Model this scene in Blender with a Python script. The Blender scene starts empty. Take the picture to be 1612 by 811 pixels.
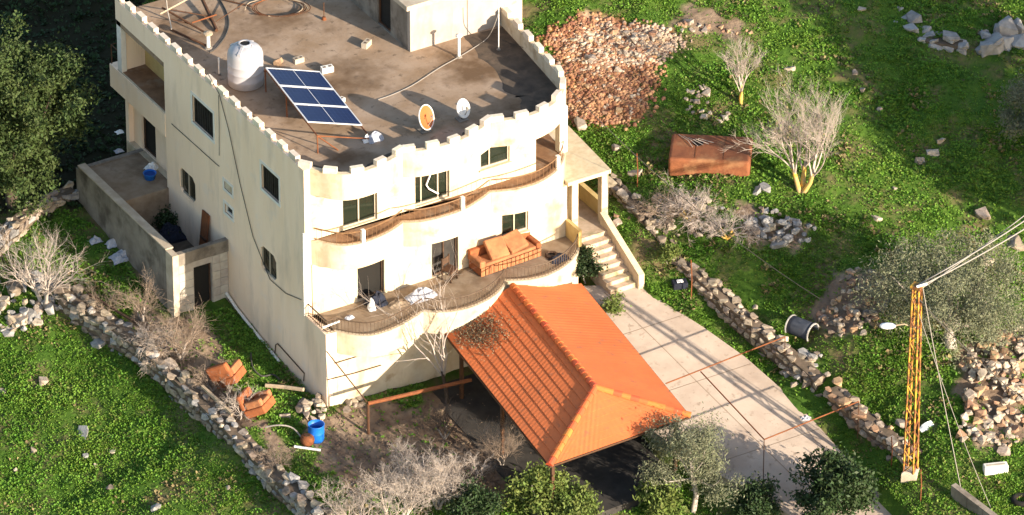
import bpy, bmesh, math, random
import numpy as np
from mathutils import Vector, Matrix

SC = bpy.context.scene
COL = SC.collection
random.seed(7)

# ------------------------------------------------------------------ camera
TH, A0, FPX, DIST = math.radians(32), math.radians(30.8), 11000.0, 262.0
RT = np.array([math.cos(A0), -math.sin(A0), 0.0])
FH = np.array([math.sin(A0), math.cos(A0), 0.0])
FW = FH * math.cos(TH) + np.array([0, 0, -math.sin(TH)])
UP = FH * math.sin(TH) + np.array([0, 0, math.cos(TH)])
CAMP = -(FW * DIST + RT * (515 - 806) / FPX * DIST - UP * (642 - 405.5) / FPX * DIST)
cam_d = bpy.data.cameras.new('camera')
cam_d.sensor_width = 36.0
cam_d.lens = 36.0 * FPX / 1612.0
cam_d.clip_start = 1.0
cam_d.clip_end = 3000.0
cam = bpy.data.objects.new('camera', cam_d)
COL.objects.link(cam)
M = Matrix((tuple(RT), tuple(UP), tuple(-FW))).transposed().to_4x4()
M.translation = Vector(CAMP)
cam.matrix_world = M
SC.camera = cam

# ------------------------------------------------------------------ light
SUN_EL = math.radians(15.5)
SUN_H = np.array([0.287, -0.958])          # horizontal direction towards the sun
W = bpy.data.worlds.new('World')
SC.world = W
W.use_nodes = True
nt = W.node_tree
bg = nt.nodes['Background']
sky = nt.nodes.new('ShaderNodeTexSky')
sky.sky_type = 'NISHITA'
sky.sun_disc = False
sky.dust_density = 1.0
sky.ozone_density = 0.4
sky.sun_elevation = SUN_EL
sky.sun_rotation = math.atan2(SUN_H[0], SUN_H[1])
nt.links.new(sky.outputs[0], bg.inputs[0])
bg.inputs[1].default_value = 0.12
sl = bpy.data.lights.new('sun', 'SUN')
sl.energy = 5.0
sl.angle = math.radians(0.55)
sl.color = (1.0, 0.86, 0.68)
sun = bpy.data.objects.new('sun', sl)
COL.objects.link(sun)
sdir = Vector((SUN_H[0] * math.cos(SUN_EL), SUN_H[1] * math.cos(SUN_EL), math.sin(SUN_EL)))
sun.rotation_euler = sdir.to_track_quat('Z', 'Y').to_euler()
sun.location = (20, -40, 40)
SC.view_settings.view_transform = 'Standard'
SC.view_settings.look = 'None'
SC.view_settings.exposure = 1.32
SC.view_settings.gamma = 1.0
SC.render.engine = 'CYCLES'
SC.cycles.use_denoising = True
SC.cycles.max_bounces = 6

# ------------------------------------------------------------------ surveying helpers
def ray(x, y):
    return FW + RT * (x - 806) / FPX - UP * (y - 405.5) / FPX
def at(x, y, z):
    d = ray(x, y); return Vector(CAMP + d * ((z - CAMP[2]) / d[2]))
def onu(x, y, u):
    d = ray(x, y); return Vector(CAMP + d * ((u - CAMP[0]) / d[0]))
def onv(x, y, v):
    d = ray(x, y); return Vector(CAMP + d * ((v - CAMP[1]) / d[1]))
def proj(P):
    q = np.asarray(P, float) - CAMP
    w = q @ FW
    return 806 + FPX * (q @ RT) / w, 405.5 - FPX * (q @ UP) / w

def hashn(i, j, s):
    h = (i * 374761393 + j * 668265263 + s * 974634777) & 0xffffffff
    h = ((h ^ (h >> 13)) * 1274126177) & 0xffffffff
    return ((h ^ (h >> 16)) & 0xffff) / 65535.0
def vnoise(x, y, s=0):
    x = np.asarray(x, float); y = np.asarray(y, float)
    i = np.floor(x).astype(np.int64); j = np.floor(y).astype(np.int64)
    fx = x - i; fy = y - j
    fx = fx * fx * (3 - 2 * fx); fy = fy * fy * (3 - 2 * fy)
    a = hashn(i, j, s); b = hashn(i + 1, j, s); c = hashn(i, j + 1, s); d = hashn(i + 1, j + 1, s)
    return (a * (1 - fx) + b * fx) * (1 - fy) + (c * (1 - fx) + d * fx) * fy
def fbm(x, y, s=0, o=4):
    t = 0; a = 0.5
    for k in range(o):
        t = t + a * vnoise(x, y, s + k * 17); x = x * 2.03; y = y * 2.03; a *= 0.5
    return t

def inpoly(x, y, poly):
    x = np.asarray(x, float); y = np.asarray(y, float)
    r = np.zeros(x.shape, bool); n = len(poly); j = n - 1
    for i in range(n):
        xi, yi = poly[i]; xj, yj = poly[j]
        if yi != yj:
            c = ((yi > y) != (yj > y)) & (x < (xj - xi) * (y - yi) / (yj - yi) + xi)
            r ^= c
        j = i
    return r

# ------------------------------------------------------------------ materials
def nodes(m):
    m.use_nodes = True
    return m.node_tree, m.node_tree.nodes, m.node_tree.links, m.node_tree.nodes['Principled BSDF']
def mixc(N, L, fac, a, b, mode='MIX'):
    n = N.new('ShaderNodeMix'); n.data_type = 'RGBA'; n.blend_type = mode
    if isinstance(fac, float): n.inputs[0].default_value = fac
    else: L.new(fac, n.inputs[0])
    for k, v in ((6, a), (7, b)):
        if isinstance(v, tuple): n.inputs[k].default_value = (*v, 1)
        else: L.new(v, n.inputs[k])
    return n.outputs[2]
def noisef(N, L, co, scale, lo=0.35, hi=0.65, detail=5, stretch=None, rough=.6):
    n = N.new('ShaderNodeTexNoise'); n.inputs['Scale'].default_value = scale
    n.inputs['Detail'].default_value = detail; n.inputs['Roughness'].default_value = rough
    if stretch:
        mp = N.new('ShaderNodeMapping'); mp.inputs['Scale'].default_value = stretch
        L.new(co, mp.inputs[0]); co = mp.outputs[0]
    L.new(co, n.inputs['Vector'])
    r = N.new('ShaderNodeMapRange'); r.inputs[1].default_value = lo; r.inputs[2].default_value = hi
    L.new(n.outputs[0], r.inputs[0])
    return r.outputs[0]
def bumpn(N, L, co, bs, strength, dist, scale):
    n = N.new('ShaderNodeTexNoise'); n.inputs['Scale'].default_value = scale; n.inputs['Detail'].default_value = 6
    L.new(co, n.inputs['Vector'])
    b = N.new('ShaderNodeBump'); b.inputs['Strength'].default_value = strength; b.inputs['Distance'].default_value = dist
    L.new(n.outputs[0], b.inputs['Height']); L.new(b.outputs[0], bs.inputs['Normal'])
MATS = {}
def mat(name, c1, c2=None, c3=None, scale=2.0, scale3=0.6, lo3=.52, hi3=.7, rough=.85, metal=0.0, spec=.3,
        bump=.0, bscale=25, rnd=0.0, island=0.0, stretch=None, trans=0.0, streak=None, dirt=None):
    m = bpy.data.materials.new(name); MATS[name] = m
    T, N, L, bs = nodes(m)
    co = N.new('ShaderNodeTexCoord').outputs['Object']
    c = c1
    if c2: c = mixc(N, L, noisef(N, L, co, scale, stretch=stretch), c1, c2)
    if c3: c = mixc(N, L, noisef(N, L, co, scale3, lo3, hi3), c, c3)
    if streak: c = mixc(N, L, noisef(N, L, co, 1.0, .52, .85, stretch=(1.1, 1.1, .3)), c, streak); c = mixc(N, L, noisef(N, L, co, 1.0, .62, .86, stretch=(3.5, 3.5, .35)), c, streak)
    if dirt: c = mixc(N, L, noisef(N, L, co, 3.2, .58, .72, detail=8), c, dirt)
    for on, src in ((rnd, 'o'), (island, 'i')):
        if on:
            if src == 'o': f = N.new('ShaderNodeObjectInfo').outputs['Random']
            else: f = N.new('ShaderNodeNewGeometry').outputs['Random Per Island']
            r = N.new('ShaderNodeMapRange'); r.inputs[3].default_value = 1 - on; r.inputs[4].default_value = 1 + on
            L.new(f, r.inputs[0])
            h = N.new('ShaderNodeHueSaturation'); L.new(r.outputs[0], h.inputs['Value'])
            r2 = N.new('ShaderNodeMath'); r2.operation = 'MULTIPLY_ADD'
            L.new(f, r2.inputs[0]); r2.inputs[1].default_value = .03; r2.inputs[2].default_value = .485
            L.new(r2.outputs[0], h.inputs['Hue'])
            if isinstance(c, tuple): h.inputs['Color'].default_value = (*c, 1)
            else: L.new(c, h.inputs['Color'])
            c = h.outputs[0]
    if isinstance(c, tuple): bs.inputs['Base Color'].default_value = (*c, 1)
    else: L.new(c, bs.inputs['Base Color'])
    bs.inputs['Roughness'].default_value = rough; bs.inputs['Metallic'].default_value = metal
    bs.inputs['Specular IOR Level'].default_value = spec
    if bump: bumpn(N, L, co, bs, bump, .03, bscale)
    if trans:
        tr = N.new('ShaderNodeBsdfTranslucent'); mx = N.new('ShaderNodeMixShader'); mx.inputs[0].default_value = trans
        if isinstance(c, tuple): tr.inputs[0].default_value = (*c, 1)
        else: L.new(c, tr.inputs[0])
        L.new(bs.outputs[0], mx.inputs[1]); L.new(tr.outputs[0], mx.inputs[2])
        L.new(mx.outputs[0], N['Material Output'].inputs[0])
    return m

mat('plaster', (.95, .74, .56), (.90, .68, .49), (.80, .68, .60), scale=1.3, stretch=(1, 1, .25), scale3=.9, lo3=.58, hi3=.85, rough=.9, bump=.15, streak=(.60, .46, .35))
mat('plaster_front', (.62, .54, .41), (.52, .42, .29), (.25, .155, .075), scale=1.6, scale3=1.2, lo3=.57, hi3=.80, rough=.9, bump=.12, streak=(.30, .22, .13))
mat('room_plaster', (.40, .355, .31), (.33, .28, .24), scale=1.5, rough=.9, bump=.2, streak=(.24, .19, .15))
mat('white_paint', (.78, .75, .68), (.70, .66, .60), scale=3, rough=.7)
mat('merlon', (.76, .68, .55), (.60, .50, .38), scale=4, rough=.9, rnd=.1)
mat('tan_trim', (.62, .52, .36), (.50, .40, .26), scale=4, rough=.8)
mat('yellow_plaster', (.62, .47, .20), (.52, .36, .14), scale=2, rough=.9)
mat('roof_concrete', (.36, .265, .19), (.265, .178, .11), (.13, .078, .042), scale=.9, scale3=.36, lo3=.50, hi3=.68, rough=.9, bump=.3, bscale=6, dirt=(.13, .09, .06))
mat('balcony_floor', (.27, .15, .08), (.18, .095, .05), (.28, .21, .15), scale=2.5, scale3=1.2, rough=.9)
mat('terrace_floor', (.30, .235, .17), (.22, .155, .10), (.16, .11, .07), scale=1.6, scale3=1.0, rough=.9)
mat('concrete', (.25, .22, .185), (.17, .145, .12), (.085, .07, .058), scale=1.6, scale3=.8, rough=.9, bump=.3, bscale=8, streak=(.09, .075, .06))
mat('mould_and_shade', (.10, .075, .055), (.055, .043, .034), (.14, .10, .07), scale=2.0, scale3=1.5, rough=.95)  # dark tone for corner mould and the parapet's painted shadow
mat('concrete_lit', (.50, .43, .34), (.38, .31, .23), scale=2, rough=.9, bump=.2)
mat('block', (.48, .44, .38), (.38, .34, .29), scale=3, rough=.9, rnd=.15)
mat('driveway', (.46, .375, .305), (.39, .31, .25), (.30, .23, .18), scale=1.1, scale3=.35, lo3=.5, hi3=.75, rough=.9, bump=.2, bscale=10, dirt=(.24, .18, .135))
mat('joint', (.24, .18, .13), rough=1)
mat('stair_stone', (.55, .43, .32), (.42, .31, .22), (.25, .22, .12), scale=3, scale3=2, rough=.9, bump=.2)
mat('glass', (.012, .018, .012), rough=.07, spec=.6)
mat('dark', (.012, .011, .010), rough=.9)
mat('shutter', (.035, .032, .030), (.02, .018, .017), scale=4, rough=.6)
mat('alu', (.42, .36, .28), rough=.5)
mat('rail_dark', (.11, .075, .05), (.07, .045, .03), scale=6, rough=.7)
mat('rail', (.22, .125, .06), (.15, .08, .04), scale=6, rough=.7)
mat('rust', (.22, .075, .026), (.14, .048, .02), scale=5, rough=.85, bump=.2)
mat('rust_tank', (.24, .085, .035), (.16, .055, .025), (.30, .15, .07), scale=2.2, scale3=1.4, rough=.8, bump=.3, bscale=12)
mat('rust_dark', (.10, .045, .02), (.06, .03, .018), scale=5, rough=.8)
mat('roof_orange', (.58, .155, .052), (.49, .13, .043), (.42, .125, .05), scale=.7, scale3=2.2, lo3=.56, hi3=.8, rough=.75, spec=.25, dirt=(.30, .115, .06))
mat('ridge_orange', (.58, .14, .04), (.50, .12, .034), scale=3, rough=.6, rnd=.08)
mat('tank_white', (.38, .38, .41), (.34, .34, .37), scale=2, rough=.45, spec=.4)
mat('panel_frame', (.70, .70, .70), rough=.35, metal=.3)
mat('dish_white', (.62, .61, .59), rough=.5)
mat('dish_rust', (.46, .115, .025), (.38, .12, .04), scale=1.6, rough=.7)
mat('sofa', (.34, .11, .04), (.24, .075, .03), scale=4, rough=.95, bump=.2, bscale=40)
mat('sofa_light', (.40, .17, .075), (.29, .11, .05), (.22, .10, .05), scale=3, scale3=4, rough=.95, bump=.4, bscale=6)
mat('blue', (.01, .14, .55), rough=.4, spec=.5)
mat('blue_in', (.008, .06, .28), rough=.5)
mat('navy', (.02, .025, .045), (.01, .012, .02), scale=5, rough=.9)
mat('cloth_grey', (.46, .46, .50), (.30, .32, .38), scale=5, rough=.95)
mat('white_plastic', (.75, .75, .75), rough=.5)
mat('wood_dark', (.09, .05, .03), (.05, .03, .02), scale=8, rough=.8)
mat('wood_pale', (.46, .36, .25), (.34, .26, .18), scale=6, rough=.9)
mat('stone', (.29, .235, .185), (.20, .16, .12), (.12, .095, .068), scale=2.2, scale3=3, rough=.95, bump=.35, bscale=9, rnd=.28)
mat('stone_pale', (.44, .37, .30), (.27, .22, .175), (.16, .13, .09), scale3=3.5, scale=2.4, rough=.95, bump=.35, bscale=9, rnd=.22)
mat('stone_grey', (.33, .32, .31), (.20, .19, .185), scale=2.4, rough=.95, bump=.35, bscale=9, rnd=.22)
mat('stone_warm', (.37, .24, .15), (.26, .155, .095), scale=2.4, rough=.95, bump=.35, bscale=9, rnd=.25)
mat('wall_earth', (.15, .11, .08), (.09, .07, .05), scale=3, rough=1, bump=.5, bscale=6)
mat('bark_grey', (.42, .37, .33), (.30, .26, .23), scale=5, rough=.95)
mat('twig_pale', (.42, .36, .32), (.32, .27, .24), scale=3, rough=.95)
mat('twig_white', (.43, .37, .33), (.31, .26, .22), scale=3, rough=.95)
mat('twig_dark', (.14, .10, .075), (.09, .065, .05), scale=3, rough=.95)
mat('twig_brown', (.30, .23, .18), (.20, .15, .11), scale=3, rough=.95)
mat('bark_lichen', (.62, .36, .05), (.36, .28, .16), scale=4, rough=.95)
mat('bark_dark', (.07, .05, .04), (.04, .03, .02), scale=5, rough=.95)
mat('leaf_dark', (.036, .062, .016), (.060, .085, .022), scale=1.2, rough=.7, island=.35, trans=.15)
mat('leaf_olive', (.12, .135, .075), (.18, .185, .12), scale=1.4, rough=.7, island=.3, trans=.15)
mat('leaf_shrub', (.10, .15, .030), (.15, .18, .045), scale=1.4, rough=.7, island=.35, trans=.2)
mat('leaf_deep', (.022, .045, .014), (.035, .06, .018), scale=1.4, rough=.6, island=.35, trans=.1)
mat('leaf_shadow', (.018, .040, .013), (.028, .052, .015), scale=.8, rough=.8, island=.3)  # leaf colour darkened to stand for the house shadow
mat('leaf_straw', (.24, .19, .095), (.17, .14, .06), scale=1.5, rough=.9, island=.3, trans=.15)
mat('leaf_dry', (.20, .15, .09), (.14, .09, .05), scale=3, rough=.9, island=.3)
mat('grass', (.105, .225, .022), (.150, .265, .032), (.070, .160, .018), scale=.35, scale3=1.1, rough=.75, island=.22, trans=.22)
mat('weeds', (.15, .215, .035), (.18, .20, .06), scale=.9, rough=.8, island=.3, trans=.2)
mat('pole_yellow', (.50, .29, .03), (.40, .20, .035), (.16, .065, .025), scale=6, scale3=3.0, lo3=.44, hi3=.56, rough=.7)
mat('cable_pale', (.27, .245, .22), rough=.7)
mat('cable_dark', (.06, .055, .05), rough=.7)
mat('lamp_white', (.80, .80, .82), rough=.3, spec=.5)
mat('drum_grey', (.06, .068, .085), (.04, .045, .06), scale=3, rough=.6)
mat('asphalt', (.055, .050, .046), (.035, .032, .03), scale=2, rough=.95)

def cells():
    m = bpy.data.materials.new('solar_cells'); MATS['solar_cells'] = m
    T, N, L, bs = nodes(m)
    co = N.new('ShaderNodeTexCoord').outputs['UV']
    b = N.new('ShaderNodeTexBrick'); b.offset = 0.0
    b.inputs['Color1'].default_value = (.006, .014, .055, 1); b.inputs['Color2'].default_value = (.008, .018, .065, 1)
    b.inputs['Mortar'].default_value = (.03, .045, .11, 1)
    b.inputs['Scale'].default_value = 1.0; b.inputs['Mortar Size'].default_value = .004
    b.inputs['Brick Width'].default_value = 1 / 12; b.inputs['Row Height'].default_value = 1 / 6
    L.new(co, b.inputs['Vector']); L.new(b.outputs[0], bs.inputs['Base Color'])
    bs.inputs['Roughness'].default_value = .3; bs.inputs['Specular IOR Level'].default_value = .15
cells()
def groundmat():
    m = bpy.data.materials.new('ground'); MATS['ground'] = m
    T, N, L, bs = nodes(m)
    co = N.new('ShaderNodeTexCoord').outputs['Object']
    a = N.new('ShaderNodeAttribute'); a.attribute_name = 'soil_shade'
    g = mixc(N, L, noisef(N, L, co, .8), (.045, .10, .014), (.075, .135, .02))
    g = mixc(N, L, noisef(N, L, co, .6, .48, .66), g, (.15, .115, .06))
    red = mixc(N, L, noisef(N, L, co, .7, .42, .62), (.27, .105, .042), (.46, .33, .22))
    red = mixc(N, L, noisef(N, L, co, 2.2, .5, .75), red, (.15, .06, .03))
    pale = mixc(N, L, noisef(N, L, co, 1.5), (.27, .20, .14), (.13, .09, .065))
    sp = N.new('ShaderNodeSeparateColor'); L.new(a.outputs['Color'], sp.inputs[0])
    c = mixc(N, L, sp.outputs[0], g, red)
    c = mixc(N, L, sp.outputs[1], c, pale)
    c = mixc(N, L, sp.outputs[2], c, (.022, .022, .012))  # third channel paints the house shadow into the ground colour
    L.new(c, bs.inputs['Base Color']); bs.inputs['Roughness'].default_value = 1.0
    bs.inputs['Specular IOR Level'].default_value = .1
    bumpn(N, L, co, bs, .7, .08, 5)
groundmat()

# ------------------------------------------------------------------ mesh helpers
class MB:
    def __init__(s): s.v = []; s.f = []
    def add(s, vs, fs):
        o = len(s.v); s.v += [tuple(p) for p in vs]; s.f += [tuple(i + o for i in f) for f in fs]; return s
    def box(s, x0, x1, y0, y1, z0, z1, M=None):
        vs = [Vector(p) for p in ((x0, y0, z0), (x1, y0, z0), (x1, y1, z0), (x0, y1, z0), (x0, y0, z1), (x1, y0, z1), (x1, y1, z1), (x0, y1, z1))]
        if M is not None: vs = [M @ p for p in vs]
        return s.add(vs, [(0, 3, 2, 1), (4, 5, 6, 7), (0, 1, 5, 4), (1, 2, 6, 5), (2, 3, 7, 6), (3, 0, 4, 7)])
    def hexa(s, b, t):
        return s.add(list(b) + list(t), [(0, 3, 2, 1), (4, 5, 6, 7), (0, 1, 5, 4), (1, 2, 6, 5), (2, 3, 7, 6), (3, 0, 4, 7)])
    def prism(s, poly, z0, z1):
        n = len(poly)
        return s.add([(x, y, z0) for x, y in poly] + [(x, y, z1) for x, y in poly],
                     [tuple(range(n - 1, -1, -1)), tuple(range(n, 2 * n))] + [(i, (i + 1) % n, n + (i + 1) % n, n + i) for i in range(n)])
    def ribbon(s, a, b, z0, z1):            # wall band between two open outlines
        n = len(a)
        for i in range(n - 1):
            s.hexa([(*a[i], z0), (*a[i + 1], z0), (*b[i + 1], z0), (*b[i], z0)], [(*a[i], z1), (*a[i + 1], z1), (*b[i + 1], z1), (*b[i], z1)])
        return s
    def tube(s, pts, r, n=6, cap=True):
        pts = [Vector(p) for p in pts]
        rs = r if isinstance(r, (list, tuple)) else [r] * len(pts)
        o = len(s.v); prev = None
        for i, p in enumerate(pts):
            d = (pts[min(i + 1, len(pts) - 1)] - pts[max(i - 1, 0)])
            d = d.normalized() if d.length > 1e-9 else Vector((0, 0, 1))
            if prev is None: x = d.orthogonal().normalized()
            else:
                x = prev - d * prev.dot(d)
                x = x.normalized() if x.length > 1e-6 else d.orthogonal().normalized()
            prev = x; y = d.cross(x)
            for k in range(n):
                a = 2 * math.pi * k / n
                s.v.append(tuple(p + (x * math.cos(a) + y * math.sin(a)) * rs[i]))
        for i in range(len(pts) - 1):
            for k in range(n):
                s.f.append((o + i * n + k, o + i * n + (k + 1) % n, o + (i + 1) * n + (k + 1) % n, o + (i + 1) * n + k))
        if cap:
            s.f.append(tuple(o + k for k in range(n - 1, -1, -1)))
            q = o + (len(pts) - 1) * n; s.f.append(tuple(q + k for k in range(n)))
        return s
    def lathe(s, c, prof, n=24):
        o = len(s.v); c = Vector(c)
        for r, z in prof:
            for k in range(n):
                a = 2 * math.pi * k / n
                s.v.append((c.x + r * math.cos(a), c.y + r * math.sin(a), c.z + z))
        for i in range(len(prof) - 1):
            for k in range(n):
                s.f.append((o + i * n + k, o + i * n + (k + 1) % n, o + (i + 1) * n + (k + 1) % n, o + (i + 1) * n + k))
        s.f.append(tuple(o + k for k in range(n - 1, -1, -1)))
        q = o + (len(prof) - 1) * n; s.f.append(tuple(q + k for k in range(n)))
        return s
    def build(s, name, m, parent=None, smooth=False):
        me = bpy.data.meshes.new(name); me.from_pydata(s.v, [], s.f); me.update()
        if smooth: me.shade_smooth()
        return obj(name, me, m, parent)
def obj(name, me, m, parent=None):
    if m and not me.materials: me.materials.append(MATS[m])
    o = bpy.data.objects.new(name, me); COL.objects.link(o)
    if parent is not None: attach(o, parent)
    return o
def attach(o, parent):
    o.parent = parent
    if parent.type == 'EMPTY': o.matrix_parent_inverse = Matrix.Translation(-parent.location)
def tag(o, label, cat, group=None, kind=None):
    if label: o['label'] = label
    if cat: o['category'] = cat
    if group: o['group'] = group
    if kind: o['kind'] = kind
    return o
def thing(name, label, cat, loc=(0, 0, 0), group=None):
    o = bpy.data.objects.new(name, None); COL.objects.link(o); o.location = loc; o.empty_display_size = .2
    return tag(o, label, cat, group)
def array_mesh(name, V, Fq):                # numpy verts, equal-size faces
    me = bpy.data.meshes.new(name); k = Fq.shape[1]
    me.vertices.add(len(V)); me.vertices.foreach_set('co', V.astype(np.float32).ravel())
    me.loops.add(Fq.size); me.loops.foreach_set('vertex_index', Fq.astype(np.int32).ravel())
    me.polygons.add(len(Fq)); me.polygons.foreach_set('loop_start', np.arange(0, Fq.size, k, dtype=np.int32))
    me.polygons.foreach_set('loop_total', np.full(len(Fq), k, np.int32))
    me.update(calc_edges=True); me.validate(); return me
def catmull(P, n=6, closed=False):
    out = []
    P = [Vector(p) for p in P]
    for i in range(len(P) - 1):
        p0 = P[max(i - 1, 0)]; p1 = P[i]; p2 = P[i + 1]; p3 = P[min(i + 2, len(P) - 1)]
        for k in range(n):
            t = k / n
            out.append(.5 * ((2 * p1) + (p2 - p0) * t + (2 * p0 - 5 * p1 + 4 * p2 - p3) * t * t + (3 * p1 - p0 - 3 * p2 + p3) * t ** 3))
    out.append(P[-1]); return out
def resample(P, step):
    P = [Vector(p) for p in P]; L = [0]
    for a, b in zip(P, P[1:]): L.append(L[-1] + (b - a).length)
    n = max(1, round(L[-1] / step)); out = []
    for k in range(n + 1):
        t = L[-1] * k / n; i = 0
        while i < len(P) - 2 and L[i + 1] < t: i += 1
        f = (t - L[i]) / max(1e-9, L[i + 1] - L[i]); out.append(P[i].lerp(P[i + 1], min(1, f)))
    return out

# ------------------------------------------------------------------ terrain
CP = [(515, 642, 0), (360, 480, .75), (600, 640, -.15), (325, 488, .78), (440, 600, .1), (380, 590, .2), (470, 680, -.2), (300, 545, .5),
      (400, 680, .05), (500, 780, -.4), (100, 560, -.4), (0, 500, .1), (0, 600, -.8), (150, 700, -1.3), (0, 811, -1.9), (300, 790, -1.2),
      (300, 680, -.7), (420, 800, -1.1), (150, 600, -.6), (-200, 600, -1.5), (150, 410, 1.2), (200, 450, 1.0), (60, 390, 1.2),
      (115, 335, 1.7), (50, 350, 1.6), (60, 150, 2.0), (100, 40, 2.3), (20, 20, 2.4), (650, 690, -.4), (760, 640, -.3), (700, 790, -.7),
      (560, 770, -.6), (860, 790, -.6), (940, 780, -.5), (1100, 810, -.9), (985, 455, 1.85), (1090, 560, 1.0), (1150, 520, 1.15),
      (1200, 620, .4), (1215, 590, .5), (1330, 715, -.45), (1200, 750, -.45), (1100, 640, .5), (1040, 440, 2.1), (1120, 490, 1.5),
      (1250, 610, .55), (1380, 730, -.1)]
UV = [(17.3, -14.5, .8), (17.3, -9, 1.7), (16.5, -3, 2.8), (17, 3, 4.0), (17, 8, 5.2), (17, 14, 6.7), (17, 25, 9.2), (25, -18, .4), (25, -9, 2.0),
      (25, 0, 4.1), (25, 10, 6.4), (25, 25, 10), (35, -12, 1.8), (35, 0, 4.6), (35, 10, 7), (35, 25, 10.5), (8, 22, 4.2), (8, 32, 5.6), (13.5, 10, 4.6),
      (13.6, 4, 3.2), (14, 0, 2.9), (0, 26, 2.6), (-6, 18, 2.0), (20, -24, -.8), (10, -20, -1.2), (0, -14, -1.2), (-12, -6, -2.0), (-16, 10, -.6), (-14, 22, 1.2), (6, 6, 0), (11, 6, 1.5)]
cps = [(*at(x, y, z)[:2], z) for x, y, z in CP] + UV
XY = np.array([c[:2] for c in cps]); ZZ = np.array([c[2] for c in cps])
def tps(r2): return .5 * r2 * np.log(r2 + 1e-6)
_K = tps(((XY[:, None] - XY[None]) ** 2).sum(2)) + np.eye(len(XY)) * .4
_P = np.c_[np.ones(len(XY)), XY]
_A = np.block([[_K, _P], [_P.T, np.zeros((3, 3))]])
_w = np.linalg.solve(_A, np.r_[ZZ, 0, 0, 0])
def hraw(x, y):
    x = np.clip(np.asarray(x, float), -22, 44); y = np.clip(np.asarray(y, float), -28, 42)
    sh = x.shape; q = np.c_[x.ravel(), y.ravel()]; out = np.empty(len(q))
    for i in range(0, len(q), 20000):
        qq = q[i:i + 20000]
        out[i:i + 20000] = tps(((qq[:, None] - XY[None]) ** 2).sum(2)) @ _w[:-3] + np.c_[np.ones(len(qq)), qq] @ _w[-3:]
    return out.reshape(sh)
DR_R = [(12.95, -1.0), (13.4, -2.5), (14.0, -4.2), (14.6, -6.2), (14.95, -8.2), (15.15, -10.4), (15.2, -12.5), (15.1, -15), (15.0, -19), (15, -26)]
DR_L = [(9.6, .6), (9.4, -2.5), (9.2, -4.2), (9.1, -6.2), (9.3, -8.2), (9.9, -10.4), (10.9, -12.2), (11.7, -15), (12.0, -19), (12, -26)]
def drz(v): return np.interp(-np.asarray(v, float), [-1, 1.2, 4, 8, 12.4, 19, 26], [1.9, 1.85, 1.35, .5, -.4, -1.0, -1.3])
DRP = DR_R + DR_L[::-1]
FLATS = [([(.05, .05), (11.2, .05), (12, 2), (12, 17), (.05, 17)], -.6), ([(4.2, -.2), (10.2, -.2), (9.2, -10.2), (3.4, -10.2)], -.42)]
_hx = np.linspace(-22, 44, 331); _hy = np.linspace(-28, 42, 351)
_HG = hraw(*np.meshgrid(_hx, _hy))
def hfast(x, y):
    fx = np.clip((np.asarray(x, float) + 22) / .2, 0, 329.999); fy = np.clip((np.asarray(y, float) + 28) / .2, 0, 349.999)
    i = fx.astype(int); j = fy.astype(int); fx = fx - i; fy = fy - j
    return (_HG[j, i] * (1 - fx) + _HG[j, i + 1] * fx) * (1 - fy) + (_HG[j + 1, i] * (1 - fx) + _HG[j + 1, i + 1] * fx) * fy
def ground(x, y):
    x = np.asarray(x, float); y = np.asarray(y, float)
    z = hfast(x, y)
    z = z + (fbm(x * .9, y * .9, 3) - .47) * .35 + (fbm(x * 3.1, y * 3.1, 9, 3) - .44) * .12
    for p, h in FLATS:
        z = np.where(inpoly(x, y, p), np.minimum(z, h), z)
    d = inpoly(x, y, DRP)
    z = np.where(d, np.minimum(z, drz(y) - .07), z)
    return z
def gz(x, y): return float(ground(np.array([x]), np.array([y]))[0])
def gpt(px, py):                            # the spot of ground seen at a place in the photograph
    z = 1.0
    for _ in range(14):
        p = at(px, py, z); z = .5 * z + .5 * gz(p.x, p.y)
    p = at(px, py, z); p.z = gz(p.x, p.y); return p
gx = np.r_[[-160, -90, -50, -32, -26], np.arange(-20, 40, .3), [42, 46, 55, 75, 110, 170]]
gy = np.r_[[-160, -90, -50, -34], np.arange(-27, 40, .3), [42, 46, 55, 75, 110, 170]]
GX, GY = np.meshgrid(gx, gy)
GZ = ground(GX, GY)
nx, ny = len(gx), len(gy)
idx = np.arange(nx * ny).reshape(ny, nx)
gme = array_mesh('ground', np.c_[GX.ravel(), GY.ravel(), GZ.ravel()],
                 np.c_[idx[:-1, :-1].ravel(), idx[:-1, 1:].ravel(), idx[1:, 1:].ravel(), idx[1:, :-1].ravel()])
gme.shade_smooth()
# bare earth outlines as surveyed, plus the painted house shadow
RED = [[(870, 35), (930, 18), (1000, 40), (1060, 40), (1075, 60), (1040, 100), (1015, 150), (1000, 185), (930, 195), (890, 190), (895, 120), (860, 70)]]
PALE = [[(470, 660), (545, 640), (640, 640), (750, 600), (800, 640), (860, 740), (880, 800), (1010, 770), (1000, 811), (560, 780), (500, 730)],
        [(200, 480), (330, 500), (350, 590), (420, 660), (470, 740), (400, 690), (250, 560)],
        [(1170, 320), (1290, 350), (1260, 400), (1150, 380)], [(1320, 420), (1400, 430), (1390, 520), (1290, 520)],
        [(1500, 540), (1612, 520), (1612, 700), (1520, 700)], [(1080, 0), (1180, 30), (1150, 60), (1060, 50)]]
SHADOW_M = [None]  # mask of the area behind the house coloured dark as its shadow
def soil_shade(x, y, z):
    px, py = proj(np.c_[x, y, z])
    jx = px + (fbm(x * 1.3, y * 1.3, 21) - .47) * 70; jy = py + (fbm(x * 1.3, y * 1.3, 41) - .47) * 50
    r = np.zeros(len(x)); p = np.zeros(len(x)); SHADOW_M[0] = inpoly(jx, jy, [(-80, -60), (230, -60), (230, 260), (120, 330), (-80, 330)])
    for q in RED: r = np.maximum(r, inpoly(jx, jy, q))
    for q in PALE: p = np.maximum(p, inpoly(jx, jy, q))
    return r, p
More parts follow.
